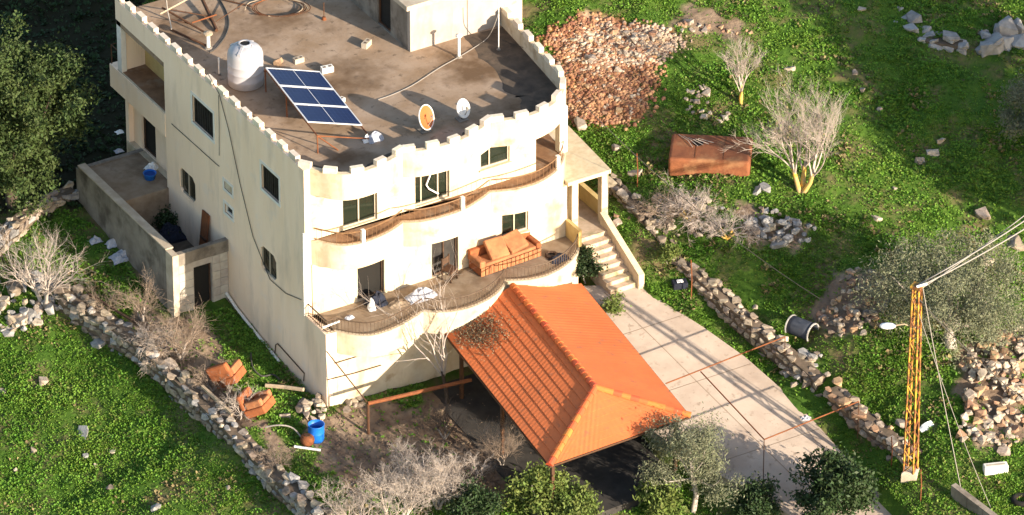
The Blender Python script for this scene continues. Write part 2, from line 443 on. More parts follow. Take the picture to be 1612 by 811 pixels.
sr, sp_ = soil_shade(GX.ravel(), GY.ravel(), GZ.ravel())
ca = gme.color_attributes.new('soil_shade', 'FLOAT_COLOR', 'POINT')
ca.data.foreach_set('color', np.c_[sr, sp_, SHADOW_M[0].astype(float), 0 * sr + 1].astype(np.float32).ravel())
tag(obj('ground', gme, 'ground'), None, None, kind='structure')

# driveway slab with its joints
dw = MB(); n = len(DR_R)
def drow(t):
    i = min(int(t), n - 2); f = t - i
    l = Vector(DR_L[i]).lerp(Vector(DR_L[i + 1]), f); r = Vector(DR_R[i]).lerp(Vector(DR_R[i + 1]), f); return l, r
rows = []
for k in range(0, (n - 1) * 4 + 1):
    l, r = drow(k / 4); rows.append([(*(l.lerp(r, j / 8)), float(drz(l.lerp(r, j / 8).y))) for j in range(9)])
vs = [p for r in rows for p in r]
fs = [(i * 9 + j, i * 9 + j + 1, i * 9 + j + 10, i * 9 + j + 9) for i in range(len(rows) - 1) for j in range(8)]
dw.add(vs, fs)
for side, ln in ((8, DR_R), (0, DR_L)):     # edge kerbs of the slab
    o = 0
    for i in range(len(rows) - 1):
        a = Vector(rows[i][side]); b = Vector(rows[i + 1][side])
        dw.add([a, b, b - Vector((0, 0, .3)), a - Vector((0, 0, .3))], [(0, 1, 2, 3)])
drv = dw.build('driveway', 'driveway'); tag(drv, None, None, kind='structure')
def joint(a, b):
    m = MB(); pts = [Vector(a).lerp(Vector(b), k / 10) for k in range(11)]
    d = (Vector(b) - Vector(a)).normalized(); q = Vector((-d.y, d.x)) * .018
    for p0, p1 in zip(pts, pts[1:]):
        z0 = float(drz(p0.y)) + .004; z1 = float(drz(p1.y)) + .004
        m.add([(*(p0 + q), z0), (*(p0 - q), z0), (*(p1 - q), z1), (*(p1 + q), z1)], [(0, 1, 2, 3)])
    m.build('slab_joint', 'joint', drv)
for a, b in (((985, 535), (1093, 494)), ((1098, 580), (1180, 546)), ((978, 478), (1150, 640)), ((1090, 494), (1190, 575))):
    pass
joint((9.4, -3.3), (13.6, -3.3)); joint((9.1, -6.6), (14.6, -6.6)); joint((11.6, -.9), (12.2, -6.6)); joint((12.2, -6.6), (12.9, -13)); joint((9.9, -10.6), (15.1, -10.6)); joint((12, -14.6), (15, -14.6))

# ------------------------------------------------------------------ house
H = thing('house', 'three storey cream villa with scalloped balconies and a toothed flat roof', 'house', (6, 8, 0))
Z1, Z2, ZR, ZP, ZM = 3.23, 6.5, 9.0, 9.62, 9.85
B2 = [[(.02, 1.85), (.2, 1.6), (.5, 1.2), (.82, .77), (1.2, .48), (1.7, .35), (2.3, .36), (2.9, .46), (3.45, .64), (3.85, .84)],
      [(3.86, .82), (4.15, .64), (4.57, .49), (5.14, .41), (5.8, .40), (6.5, .51), (7.15, .74), (7.75, 1.02)],
      [(7.76, 1.0), (8.13, .85), (8.73, .67), (9.48, .64), (10.17, .81), (10.75, 1.11), (11.26, 1.56), (11.65, 2.08), (11.85, 2.62), (12.15, 5.0), (12.45, 7.7)]]
B1 = [[(.262, 1.8), (.262, .9), (.262, 0), (.36, 0), (.46, 0)],
      [(.47, -.03), (.8, -.45), (1.2, -.8), (1.7, -.97), (2.35, -.94), (2.85, -.83), (3.4, -.66), (3.95, -.45)],
      [(3.96, -.46), (4.3, -.76), (4.8, -1.0), (5.5, -1.13), (6.18, -1.07), (6.84, -.84), (7.4, -.5), (7.7, -.2)],
      [(7.71, -.2), (8.16, -.45), (8.67, -.62), (9.29, -.67), (9.95, -.52), (10.6, -.2), (11.15, .24), (11.5, .8), (11.6, 1.5)]]
def outline(B, n=6):
    out = []
    for i, b in enumerate(B):
        out += [tuple(p) for p in (catmull(b, n) if len(b) > 5 else [Vector(q) for q in b])]
    return out
def offset(P, d):
    P = [Vector(p) for p in P]; o = []
    for i, p in enumerate(P):
        t = (P[min(i + 1, len(P) - 1)] - P[max(i - 1, 0)]).normalized()
        o.append(tuple(p + Vector((-t.y, t.x)) * d))
    return o
O2 = outline(B2); O1 = outline(B1)
BACK2 = [(12.5, 12.0), (12.5, 16.3), (.02, 16.3)]

def wallh(name, m, parent, ax, c, s0, s1, z0, z1, t, holes):
    """straight wall on the plane u=c ('v' axis) or v=c ('u' axis), with openings and their reveals"""
    S = sorted({s0, s1} | {h[0] for h in holes} | {h[1] for h in holes}); S = [s for s in S if s0 <= s <= s1]
    Zs = sorted({z0, z1} | {h[2] for h in holes} | {h[3] for h in holes}); Zs = [z for z in Zs if z0 <= z <= z1]
    P = (lambda s, z, d: (c + d, s, z)) if ax == 'v' else (lambda s, z, d: (s, c + d, z))
    def solid(i, j):
        if i < 0 or j < 0 or i >= len(S) - 1 or j >= len(Zs) - 1: return None
        a = (S[i] + S[i + 1]) / 2; b = (Zs[j] + Zs[j + 1]) / 2
        return not any(h[0] < a < h[1] and h[2] < b < h[3] for h in holes)
    mb = MB()
    for i in range(len(S) - 1):
        for j in range(len(Zs) - 1):
            if not solid(i, j): continue
            a, b, e, f = S[i], S[i + 1], Zs[j], Zs[j + 1]
            q = [P(a, e, 0), P(b, e, 0), P(b, f, 0), P(a, f, 0)]; r = [P(a, e, t), P(b, e, t), P(b, f, t), P(a, f, t)]
            fc = (0, 1, 2, 3) if ax == 'u' else (3, 2, 1, 0)
            mb.add(q, [fc]); mb.add(r, [fc[::-1]])
            for (di, dj, k) in ((-1, 0, (3, 0)), (1, 0, (1, 2)), (0, -1, (0, 1)), (0, 1, (2, 3))):
                if not solid(i + di, j + dj):
                    mb.add([q[k[0]], q[k[1]], r[k[1]], r[k[0]]], [(3, 2, 1, 0) if ax == 'u' else (0, 1, 2, 3)])
    return mb.build(name, m, parent)
def opening(kind, ax, c, s0, s1, z0, z1, rec, mull=(), pane='glass', frame='alu', w=.06, parent=None, trim=None, sill=False, label=None):
    P = (lambda s, z, d: (c + d, s, z)) if ax == 'v' else (lambda s, z, d: (s, c + d, z))
    def slab(a, b, e, f, d0, d1):
        x0, y0, _ = P(a, e, d0); x1, y1, _ = P(b, e, d1)
        return (min(x0, x1), max(x0, x1), min(y0, y1), max(y0, y1), e, f)
    g = MB().box(*slab(s0, s1, z0, z1, rec + .03, rec + .05)).build(kind, pane, parent or H)
    if label: g['label'] = label
    fr = MB()
    fr.box(*slab(s0, s0 + w, z0, z1, rec - .03, rec + .025)); fr.box(*slab(s1 - w, s1, z0, z1, rec - .03, rec + .025))
    fr.box(*slab(s0 + w, s1 - w, z1 - w, z1, rec - .03, rec + .025)); fr.box(*slab(s0 + w, s1 - w, z0, z0 + w, rec - .03, rec + .025))
    for mx in mull: fr.box(*slab(mx - w * .45, mx + w * .45, z0 + w, z1 - w, rec - .025, rec + .022))
    fr.build('frame', frame, g)
    if trim:
        t = MB(); k = .11; e = -.025
        t.box(*slab(s0 - k, s0, z0 - k, z1 + k, e, .02)); t.box(*slab(s1, s1 + k, z0 - k, z1 + k, e, .02))
        t.box(*slab(s0, s1, z1, z1 + k, e, .02)); t.box(*slab(s0, s1, z0 - k, z0, e, .02)); t.build('surround', trim, g)
    if sill: MB().box(*slab(s0 - .06, s1 + .06, z0 - .07, z0 - .002, -.08, .05)).build('sill', 'tan_trim', g)
    return g
# left facade
wl = [(8.48, 10.13, 7.30, 8.50), (3.40, 4.74, 7.17, 8.27), (10.1, 11.35, 3.6, 4.7), (3.75, 4.95, 3.5, 4.6), (7.1, 7.72, 5.6, 5.95), (7.1, 7.72, 4.55, 4.95)]
wallh('wall', 'plaster', H, 'v', 0, 0, 12.4, -.8, Z1 - .002, .25, [])
wallh('wall', 'plaster', H, 'v', 0, 1.48, 12.4, Z1, ZP, .25, wl)
for i, w in enumerate(wl[:2]):
    g = opening('window', 'v', 0, w[0], w[1], w[2], w[3], .10, mull=((w[0] + w[1]) / 2,), pane='shutter', frame='shutter', trim='white_paint')
    sm = MB()
    for k in range(9):
        s = w[0] + .08 + (w[1] - w[0] - .16) * k / 8; sm.box(.085, .105, s - .025, s + .025, w[2] + .07, w[3] - .07)
    sm.build('shutter_slat', 'shutter', g)
for w in wl[2:4]:
    g = opening('window', 'v', 0, w[0], w[1], w[2], w[3], .07, mull=((w[0] + w[1]) / 2,), pane='glass', frame='alu', w=.05, sill=False, label='window with cut corners')
    c = .19
    for (sa, sg) in ((w[0], 1), (w[1], -1)):
        for (za, zg) in ((w[2], 1), (w[3], -1)):
            p = [(sa, za), (sa + sg * c, za), (sa, za + zg * c)]
            MB().add([(-.004, *q) for q in p] + [(.095, *q) for q in p], [(0, 1, 2), (5, 4, 3), (0, 1, 4, 3), (1, 2, 5, 4), (2, 0, 3, 5)]).build('corner_fillet', 'plaster', g)
for w in wl[4:]:
    opening('vent', 'v', 0, w[0], w[1], w[2], w[3], .08, pane='shutter', frame='white_paint', w=.05, trim='white_paint')
# back part of the left side: recessed walls, loggia balcony
d1 = (onu(222, 165, .5), onu(246, 250, .5))
wallh('wall', 'plaster', H, 'v', .5, 12.4, 16.3, -.5, Z2 - .5, .25, [(d1[1].y, d1[0].y, 3.25, 5.4)])
opening('door', 'v', .5, d1[1].y, d1[0].y, 3.25, 5.4, .12, pane='dark', frame='wood_dark')
wallh('wall', 'yellow_plaster', H, 'v', 1.1, 12.4, 16.3, Z2 - .4, ZR - .3, .25, [(12.7, 13.35, 6.5, 8.5)])
opening('door', 'v', 1.1, 12.7, 13.35, 6.5, 8.5, .12, pane='dark', frame='wood_dark')
MB().box(-.02, 1.1, 12.402, 16.9, 5.45, Z2 - .05).build('balcony', 'plaster', H)
MB().box(.07, 1.09, 12.42, 16.25, Z2 + .003, Z2 + .008).build('balcony_floor', 'balcony_floor', H)
MB().box(.0, .25, 12.402, 16.3, 8.75, ZP).build('lintel', 'plaster', H)
MB().box(.02, .24, 15.95, 16.28, Z2 - .02, 8.748).build('column', 'white_paint', H)
r_ = MB(); r_.tube([(.05, 16.85, 6.4), (.05, 16.85, 7.3), (.05, 16.2, 7.3)], .025, 5); r_.tube([(.9, 16.85, 6.4), (.9, 16.85, 7.3), (.05, 16.85, 7.3)], .025, 5)
r_.build('railing', 'rust_dark', H)
# other outside walls
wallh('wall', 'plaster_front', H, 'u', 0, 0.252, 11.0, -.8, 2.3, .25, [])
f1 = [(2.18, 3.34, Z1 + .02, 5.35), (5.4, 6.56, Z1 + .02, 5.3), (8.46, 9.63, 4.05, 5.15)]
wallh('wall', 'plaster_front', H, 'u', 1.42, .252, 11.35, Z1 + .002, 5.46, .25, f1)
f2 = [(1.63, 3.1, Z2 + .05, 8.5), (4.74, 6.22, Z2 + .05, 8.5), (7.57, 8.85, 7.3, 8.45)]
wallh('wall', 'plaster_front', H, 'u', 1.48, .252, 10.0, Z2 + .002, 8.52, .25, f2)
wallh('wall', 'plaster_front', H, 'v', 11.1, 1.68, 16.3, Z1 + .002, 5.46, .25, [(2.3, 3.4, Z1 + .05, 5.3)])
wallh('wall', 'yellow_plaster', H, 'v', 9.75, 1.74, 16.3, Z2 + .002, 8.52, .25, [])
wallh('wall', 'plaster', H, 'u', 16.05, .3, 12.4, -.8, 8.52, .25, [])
wallh('wall', 'plaster', H, 'v', 10.75, .26, 16.0, -.8, 2.3, .25, [])
wallh('wall', 'yellow_plaster', H, 'u', 7.2, 10.01, 11.9, Z2 + .002, 8.52, .25, [])
g = opening('door', 'u', 1.42, *f1[0], .16, pane='dark', frame='wood_dark', label='open doorway, dark inside')
g = opening('door', 'u', 1.42, *f1[1], .16, mull=(5.98,), pane='shutter', frame='wood_dark', label='broken brown door leaves')
opening('window', 'u', 1.42, *f1[2], .10, mull=(9.05,), sill=True)
opening('door', 'u', 1.48, *f2[0], .14, mull=(2.36,), label='sliding glass door')
g = opening('door', 'u', 1.48, *f2[1], .14, mull=(5.05, 5.78), label='sliding glass door with a hanging white strip')
MB().tube([(5.50, 1.56, 8.1), (5.42, 1.55, 7.7), (5.24, 1.53, 7.35), (5.35, 1.5, 7.15), (5.62, 1.47, 6.93), (5.72, 1.44, 6.86)], .035, 5).build('hanging_strip', 'white_plastic', g)
opening('window', 'u', 1.48, *f2[2], .10, mull=(8.0,), sill=True)
# slabs
def slab_poly(O, back): return [p for p in O] + back
MB().prism(slab_poly(O2, BACK2), Z2 - 1.05, Z2).build('balcony_slab', 'plaster_front', H)
MB().prism(slab_poly(O1, [(11.6, 6.5), (10.9, 6.6), (10.9, 16.2), (.26, 16.2), (.26, 1.8)]), 2.301, Z1).build('terrace_slab', 'plaster_front', H)
MB().prism(slab_poly(O2, BACK2), 8.52, ZR).build('roof_slab', 'roof_concrete', H)
I2 = offset(O2, .16); MB().prism(I2 + [(11.9, 7.1), (10.02, 7.1), (10.02, 1.46), (.2, 1.46)], Z2 + .001, Z2 + .006).build('balcony_floor', 'balcony_floor', H)
I1 = offset(O1, .16); MB().prism([p for p in I1 if p[0] > .1] + [(11.3, 1.40), (.2, 1.40)], Z1 + .001, Z1 + .006).build('terrace_floor', 'terrace_floor', H)
# parapet with its teeth
PO = O2 + [(12.5, 12.0), (12.5, 16.3)]
par = MB().ribbon(offset(PO, -.02), offset(PO, .18), 8.50, ZP).build('parapet', 'plaster_front', H)
mm = MB().box(-.25, .25, -.105, .105, -.03, .23); mme = bpy.data.meshes.new('merlon'); mme.from_pydata(mm.v, [], mm.f); mme.materials.append(MATS['merlon'])
def merlons(path, step, parent):
    P = resample(path, step)
    for i in range(len(P)):
        a = P[max(i - 1, 0)]; b = P[min(i + 1, len(P) - 1)]; t = (b - a)
        o = obj('merlon', mme, None, parent); o.location = (P[i].x, P[i].y, ZP)
        o.rotation_euler = (0, 0, math.atan2(t.y, t.x)); k = random.uniform(.9, 1.08); o.scale = (k, 1, random.uniform(.85, 1.1))
for b in B2:
    q = offset([tuple(p) for p in catmull(b, 6)], .08); q = resample(q, .2)[1:-1]; merlons(q, .92, par)
merlons([(.125, 16.2), (.125, 2.4)], .92, par)
SO_ = catmull(B2[0], 6) + catmull(B2[1], 6) + catmull(B2[2], 6)  # dark sheet: parapet shadow painted along the front, with mould at the corner
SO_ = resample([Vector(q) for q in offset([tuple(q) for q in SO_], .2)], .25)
stain_shade = MB(); ia = [tuple(q) for q in SO_]
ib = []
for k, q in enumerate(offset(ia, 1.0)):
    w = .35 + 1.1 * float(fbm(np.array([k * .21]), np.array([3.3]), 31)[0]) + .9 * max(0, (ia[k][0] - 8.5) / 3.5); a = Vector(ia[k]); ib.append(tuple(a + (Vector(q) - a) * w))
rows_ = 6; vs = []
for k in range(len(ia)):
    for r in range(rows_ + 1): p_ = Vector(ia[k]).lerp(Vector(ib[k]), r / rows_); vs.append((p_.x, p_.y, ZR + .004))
stain_shade.add(vs, [(k * 7 + r, k * 7 + 7 + r, k * 7 + 8 + r, k * 7 + 1 + r) for k in range(len(ia) - 1) for r in range(rows_)]).build('mould_shade_sheet', 'mould_and_shade', H)
# railings
def railing(path, z, h, name='railing', posts=(), m='rail', br=.011, gap=.14):
    P = resample(path, gap); g = MB(); g.tube([(*p, z + h) for p in P], .028, 5); g.tube([(*p, z + .07) for p in P], .018, 4)
    r = g.build(name, m, H); b = MB()
    for p in P: b.tube([(*p, z), (*p, z + h)], br, 4, False)
    o = b.build('balusters', m, r); o['kind'] = 'stuff'
    for i in posts:
        p = P[int(i * (len(P) - 1))]; MB().box(p.x - .07, p.x + .07, p.y - .07, p.y + .07, z, z + h + .03).build('rail_post', 'white_paint', r)
for b, ps in zip(B2, ((.55,), (.62,), (.62,))):
    q = [p for p in offset([tuple(p) for p in catmull(b, 6)], .07) if p[1] < 3.0]; railing(q, Z2, .52, posts=ps, br=.007, gap=.2)
railing([(.08, 1.75), (.08, .08), (.52, .08)], Z1, .55, m='rail_dark')
for b in B1[1:]:
    q = offset([tuple(p) for p in (catmull(b, 6) if len(b) > 5 else [Vector(s) for s in b])], .08); railing(q, Z1, .55, m='rail_dark')
# low wall at the right end of the terrace, columns and arch of the side loggia
MB().box(11.28, 11.42, .45, 1.40, Z1 + .007, Z1 + .75).build('low_wall', 'yellow_plaster', H)
for v in (2.25, 6.4): MB().box(11.42, 11.76, v - .17, v + .17, Z2 + .007, 8.52).build('column', 'white_paint', H)
ar = MB(); K = 14
for k in range(K):
    a0 = math.pi * k / K; a1 = math.pi * (k + 1) / K; vm, hw = 4.32, 1.9
    def q(a): return (vm - hw * math.cos(a), 7.75 + .65 * math.sin(a))
    p0, p1 = q(a0), q(a1)
    ar.hexa([(11.46, p0[0], p0[1]), (11.72, p0[0], p0[1]), (11.72, p1[0], p1[1]), (11.46, p1[0], p1[1])], [(11.46, p0[0], 8.519), (11.72, p0[0], 8.519), (11.72, p1[0], 8.519), (11.46, p1[0], 8.519)])
ar.build('arch', 'yellow_plaster', H)
# wing at the back right, seen above the parapet
MB().box(12.42, 13.35, 8.1, 13.0, 2.5, 11.2).build('wing', 'plaster_front', H)
# room on the roof
RA = at(646, 82, ZR)
rx0, ry0 = RA.x, RA.y
wallh('wall', 'room_plaster', H, 'u', ry0, rx0, 12.3, ZR + .002, 11.0, .2, [])
wallh('wall', 'concrete', H, 'v', rx0, ry0 + .202, ry0 + 5.0, ZR + .002, 11.0, .2, [(ry0 + 1.5, ry0 + 2.5, ZR + .05, 10.9)])
opening('door', 'v', rx0, ry0 + 1.5, ry0 + 2.5, ZR + .05, 10.9, .1, pane='dark', frame='rust_dark')
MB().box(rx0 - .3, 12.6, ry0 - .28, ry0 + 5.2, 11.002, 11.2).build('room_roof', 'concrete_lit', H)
# portico, its stair and low stair wall
c1 = at(962, 267, 5.6); cv1 = c1.y; cu1 = c1.x
MB().hexa([(11.36, cv1, 5.44), (cu1, cv1, 5.44), (13.6, 5.4, 5.44), (11.37, 5.4, 5.44)], [(11.36, cv1, 5.6), (cu1, cv1, 5.6), (13.6, 5.4, 5.6), (11.37, 5.4, 5.6)]).build('portico_roof', 'tan_trim', H)
for (u, v) in ((cu1 - .2, cv1 + .25), (11.75, cv1 + .25), (13.3, 4.9)):
    MB().box(u - .14, u + .14, v - .14, v + .14, 2.6, 5.438).build('portico_column', 'tan_trim', H)
pa = MB()
for k in range(K):
    a0 = math.pi * k / K; a1 = math.pi * (k + 1) / K; vm = 3.3; hw = 1.45
    def q(a): return (vm - hw * math.cos(a), 4.35 + .75 * math.sin(a))
    p0, p1 = q(a0), q(a1); x0, x1 = 13.15, 13.35
    pa.hexa([(x0, p0[0], p0[1]), (x1, p0[0], p0[1]), (x1, p1[0], p1[1]), (x0, p1[0], p1[1])], [(x0, p0[0], 5.437), (x1, p0[0], 5.437), (x1, p1[0], 5.437), (x0, p1[0], 5.437)])
pa.box(13.152, 13.348, 1.85, 4.75, 3.25, 3.9)
pa.build('portico_arch', 'yellow_plaster', H)
MB().box(11.62, 13.2, .95, 5.4, 1.5, Z1).build('portico_floor', 'stair_stone', H)
st = MB().box(11.75, 12.8, -1.15, .9, 1.0, 1.86).build('staircase', 'stair_stone', H)
for k in range(7):
    MB().box(11.72, 12.85, .62 - .30 * k, .945 - .30 * k, 1.5, Z1 - .17 * (k + 1)).build('step', 'stair_stone', st)
MB().hexa([(12.87, -1.35, 1.3), (13.12, -1.35, 1.3), (13.12, 1.5, 1.3), (12.87, 1.5, 1.3)], [(12.87, -1.35, 2.45), (13.12, -1.35, 2.45), (13.12, 1.5, 3.75), (12.87, 1.5, 3.75)]).build('stair_wall', 'tan_trim', H)
# downpipes and trailing cables of the left facade
MB().tube([(-.05, 1.5, 6.9), (-.05, 1.52, 5.0), (-.05, 1.52, 3.3)], .045, 6).build('downpipe', 'white_paint', H)
pp = [onu(x, y, -.12) for x, y in ((356, 461), (372, 485), (400, 521), (440, 570))]
MB().tube(pp, .06, 6).build('drainpipe', 'white_paint', H)
MB().tube([onu(x, y, -.04) for x, y in ((325, 112), (345, 148), (360, 205), (378, 290), (398, 372), (425, 440), (450, 462), (474, 472))], .016, 5).build('cable', 'cable_dark', H)
MB().tube([onu(x, y, -.04) for x, y in ((344, 150), (345, 200), (345, 245))], .012, 4).build('cable', 'cable_dark', H)
MB().tube([onu(x, y, -.03) for x, y in ((270, 195), (300, 222), (340, 258), (345, 262))], .014, 4).build('cable', 'cable_dark', H)
MB().tube([onu(x, y, -.04) for x, y in ((432, 562), (434, 543), (437, 541), (479, 588), (478, 600))], .022, 5).build('conduit', 'rust_dark', H)
MB().tube([onv(x, y, -.05) for x, y in ((527, 572), (580, 556), (640, 538))], .02, 4).build('cable', 'wood_dark', H)
MB().tube([onv(x, y, -.05) for x, y in ((516, 598), (560, 587), (600, 575))], .02, 4).build('cable', 'wood_dark', H)

# ------------------------------------------------------------------ carport with orange tiled roof
ZE = 2.25
BL, BR, FR, FL = at(697, 521, ZE), at(915, 447, ZE), at(1086, 655, ZE), at(865, 733, ZE)
RB = (BL + BR) / 2 + Vector((0, 0, .96)); al = (FL - BL).normalized(); RF = (FL + FR) / 2 + Vector((0, 0, .96)) - al * 2.25
CPT = thing('carport', 'carport with a bright orange tiled hip roof beside the driveway', 'carport', ((FL.x + BR.x) / 2, -5.5, gz(6.5, -5.5)))
def course(A, B, Cc, Dd, k, n, lift=.055, per=.21):
    """one course of the slope whose top edge is A-B and bottom edge D-C"""
    a, b = k / n, (k + 1) / n
    n_ = (B - A).cross(Dd - A).normalized()
    if n_.z < 0: n_ = -n_
    t0, t1 = A.lerp(Dd, a), B.lerp(Cc, a); u0, u1 = A.lerp(Dd, b), B.lerp(Cc, b)
    ax = (Cc - Dd).normalized(); org = Dd
    m = max(2, int((u1 - u0).length / (per / 4))); vs = []; fs = []
    for i in range(m + 1):
        f = i / m; p = t0.lerp(t1, f); q = u0.lerp(u1, f)
        w0 = .0035 * math.sin(2 * math.pi * (p - org).dot(ax) / per); w1 = .0035 * math.sin(2 * math.pi * (q - org).dot(ax) / per)
        vs += [p + n_ * (w0 + .004), q + n_ * (lift + w1), q + n_ * (-.01)]
    for i in range(m):
        o = i * 3; fs += [(o, o + 1, o + 4, o + 3), (o + 1, o + 2, o + 5, o + 4)]
    mb = MB().add(vs, fs); mb.build('tile_course', 'roof_orange', CPT)
for k in range(9):
    course(RB, RF, FL, BL, k, 9, lift=.034); course(RF, RB, BR, FR, k, 9, lift=.018)
for k in range(8): course(RF, RF + (FR - FL) * .001, FR, FL, k, 8, lift=.018)
dk = MB(); e = Vector((0, 0, -.06))
for quad in ([RB, RF, FL, BL], [RB, RF, FR, BR], [RF, RF, FR, FL]):
    dk.add([p + e for p in quad], [(0, 1, 2, 3)])
dk.build('roof_deck', 'wood_dark', CPT)
def caps(A, B, nn):
    d = (B - A); L = d.length / nn; d.normalize()
    x = d.cross(Vector((0, 0, 1))).normalized(); y = x.cross(d)
    for k in range(nn):
        m = MB(); vs = []
        for s, rr in ((0, .12), (L * 1.06, .145)):
            for j in range(7):
                a = math.pi * j / 6; p = A + d * (k * L + s) + x * math.cos(a) * rr + y * (math.sin(a) * rr + .02); vs.append(p)
        fs = [(j, j + 1, j + 8, j + 7) for j in range(6)] + [tuple(range(7, 14))]
        m.add(vs, fs).build('ridge_tile', 'ridge_orange', CPT)
caps(RB, RF, 24); caps(RF, FL, 11); caps(RF, FR, 11)
fa = MB()
for a, b in ((BL, FL), (FL, FR), (FR, BR)): fa.tube([a + Vector((0, 0, -.05)), b + Vector((0, 0, -.05))], .05, 4)
fa.build('eaves_beam', 'rust_dark', CPT)
for p in (FL.lerp(FR, .06) - al * .5, FR.lerp(FL, .06) - al * .5, FL.lerp(BL, .5) + Vector((.3, 0, 0)), FR.lerp(BR, .45) - Vector((.4, 0, 0)), BL + al * .9 + Vector((.4, 0, 0))):
    MB().box(p.x - .06, p.x + .06, p.y - .06, p.y + .06, gz(p.x, p.y) - .2, ZE - .02).build('post', 'rust_dark', CPT)
MB().prism([(4.1, -.3), (10.2, -.3), (9.0, -10.6), (3.3, -10.9)], -.7, -.36).build('carport_floor', 'asphalt', CPT)

# ------------------------------------------------------------------ annexe at the left of the house
AN = thing('annexe', 'low grey concrete annexe with a walled roof terrace beside the house', 'annexe', (-1.3, 11, .8))
za = 3.42; a0 = at(272, 404, za); a1 = at(116, 264, za)
ul, vf, vb = a0.x, a0.y, a1.y
gzf = .3
wallh('wall', 'concrete', AN, 'v', ul, vf, vb, gzf, za, .215, [])
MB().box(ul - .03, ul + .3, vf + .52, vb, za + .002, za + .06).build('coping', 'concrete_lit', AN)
wallh('wall', 'concrete', AN, 'u', vf + .002, ul + .222, -.01, 2.9, za - .01, .22, [])
wallh('wall', 'block', AN, 'u', vf + .06, ul + .222, -.01, gzf, 2.898, .18, [(-1.5, -.72, .7, 2.6)])
opening('door', 'u', vf + .06, -1.5, -.72, .7, 2.6, .14, pane='dark', frame='wood_dark', parent=AN)
bm_ = MB()
for (x0, x1) in ((ul + .26, -1.53), (-.69, -.04)):
    zz = .7
    for k in range(6):
        w = x1 - x0; n_ = max(1, round(w / .42))
        for j in range(n_):
            MB().box(x0 + w * j / n_ + .008, x0 + w * (j + 1) / n_ - .008, vf + .035, vf + .058, zz + .008, zz + .352).build('block', 'block', AN)
        zz += .36
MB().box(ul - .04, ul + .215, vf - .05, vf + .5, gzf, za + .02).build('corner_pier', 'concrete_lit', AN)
MB().box(ul + .222, -.01, vf + .3, 12.3, 1.2, 1.6).build('roof_floor', 'wall_earth', AN)
MB().box(ul + .222, .49, 12.3, vb, 1.2, 3.2).build('terrace_floor', 'terrace_floor', AN)
wallh('wall', 'concrete', AN, 'u', vb, ul, .45, 1.0, 3.25, .2, [])

# ------------------------------------------------------------------ stones
def stone_mesh(seed, flat=.75, blocky=.5):
    rng = random.Random(seed); bm = bmesh.new()
    for _ in range(15):
        p = Vector((rng.uniform(-1, 1), rng.uniform(-1, 1), rng.uniform(-1, 1)))
        q = p / max(abs(p.x), abs(p.y), abs(p.z)); r = p.normalized(); p = q.lerp(r, 1 - blocky) * rng.uniform(.4, .52)
        bm.verts.new((p.x, p.y, p.z * flat))
    bmesh.ops.convex_hull(bm, input=bm.verts)
    for v in [v for v in bm.verts if not v.link_faces]: bm.verts.remove(v)
    me = bpy.data.meshes.new('stone'); bm.to_mesh(me); bm.free(); return me
SM = {}
for mname in ('stone', 'stone_pale', 'stone_grey', 'stone_warm'):
    SM[mname] = []
    for s in range(7):
        me = stone_mesh(s * 3 + len(mname)); me.materials.append(MATS[mname]); SM[mname].append(me)
def stone(parent, p, size, rng, m='stone', name='stone', rot=None, asp=None):
    o = bpy.data.objects.new(name, rng.choice(SM[m])); COL.objects.link(o)
    if parent is not None:
        o.parent = parent
        if parent.type == 'EMPTY': o.matrix_parent_inverse = Matrix.Translation(-parent.location)
    o.location = p; o.rotation_euler = rot or (rng.uniform(-.3, .3), rng.uniform(-.3, .3), rng.uniform(0, 6.28))
    a = asp or (rng.uniform(.85, 1.25), rng.uniform(.7, 1.0), rng.uniform(.7, 1.0))
    o.scale = (size * a[0], size * a[1], size * a[2]); return o
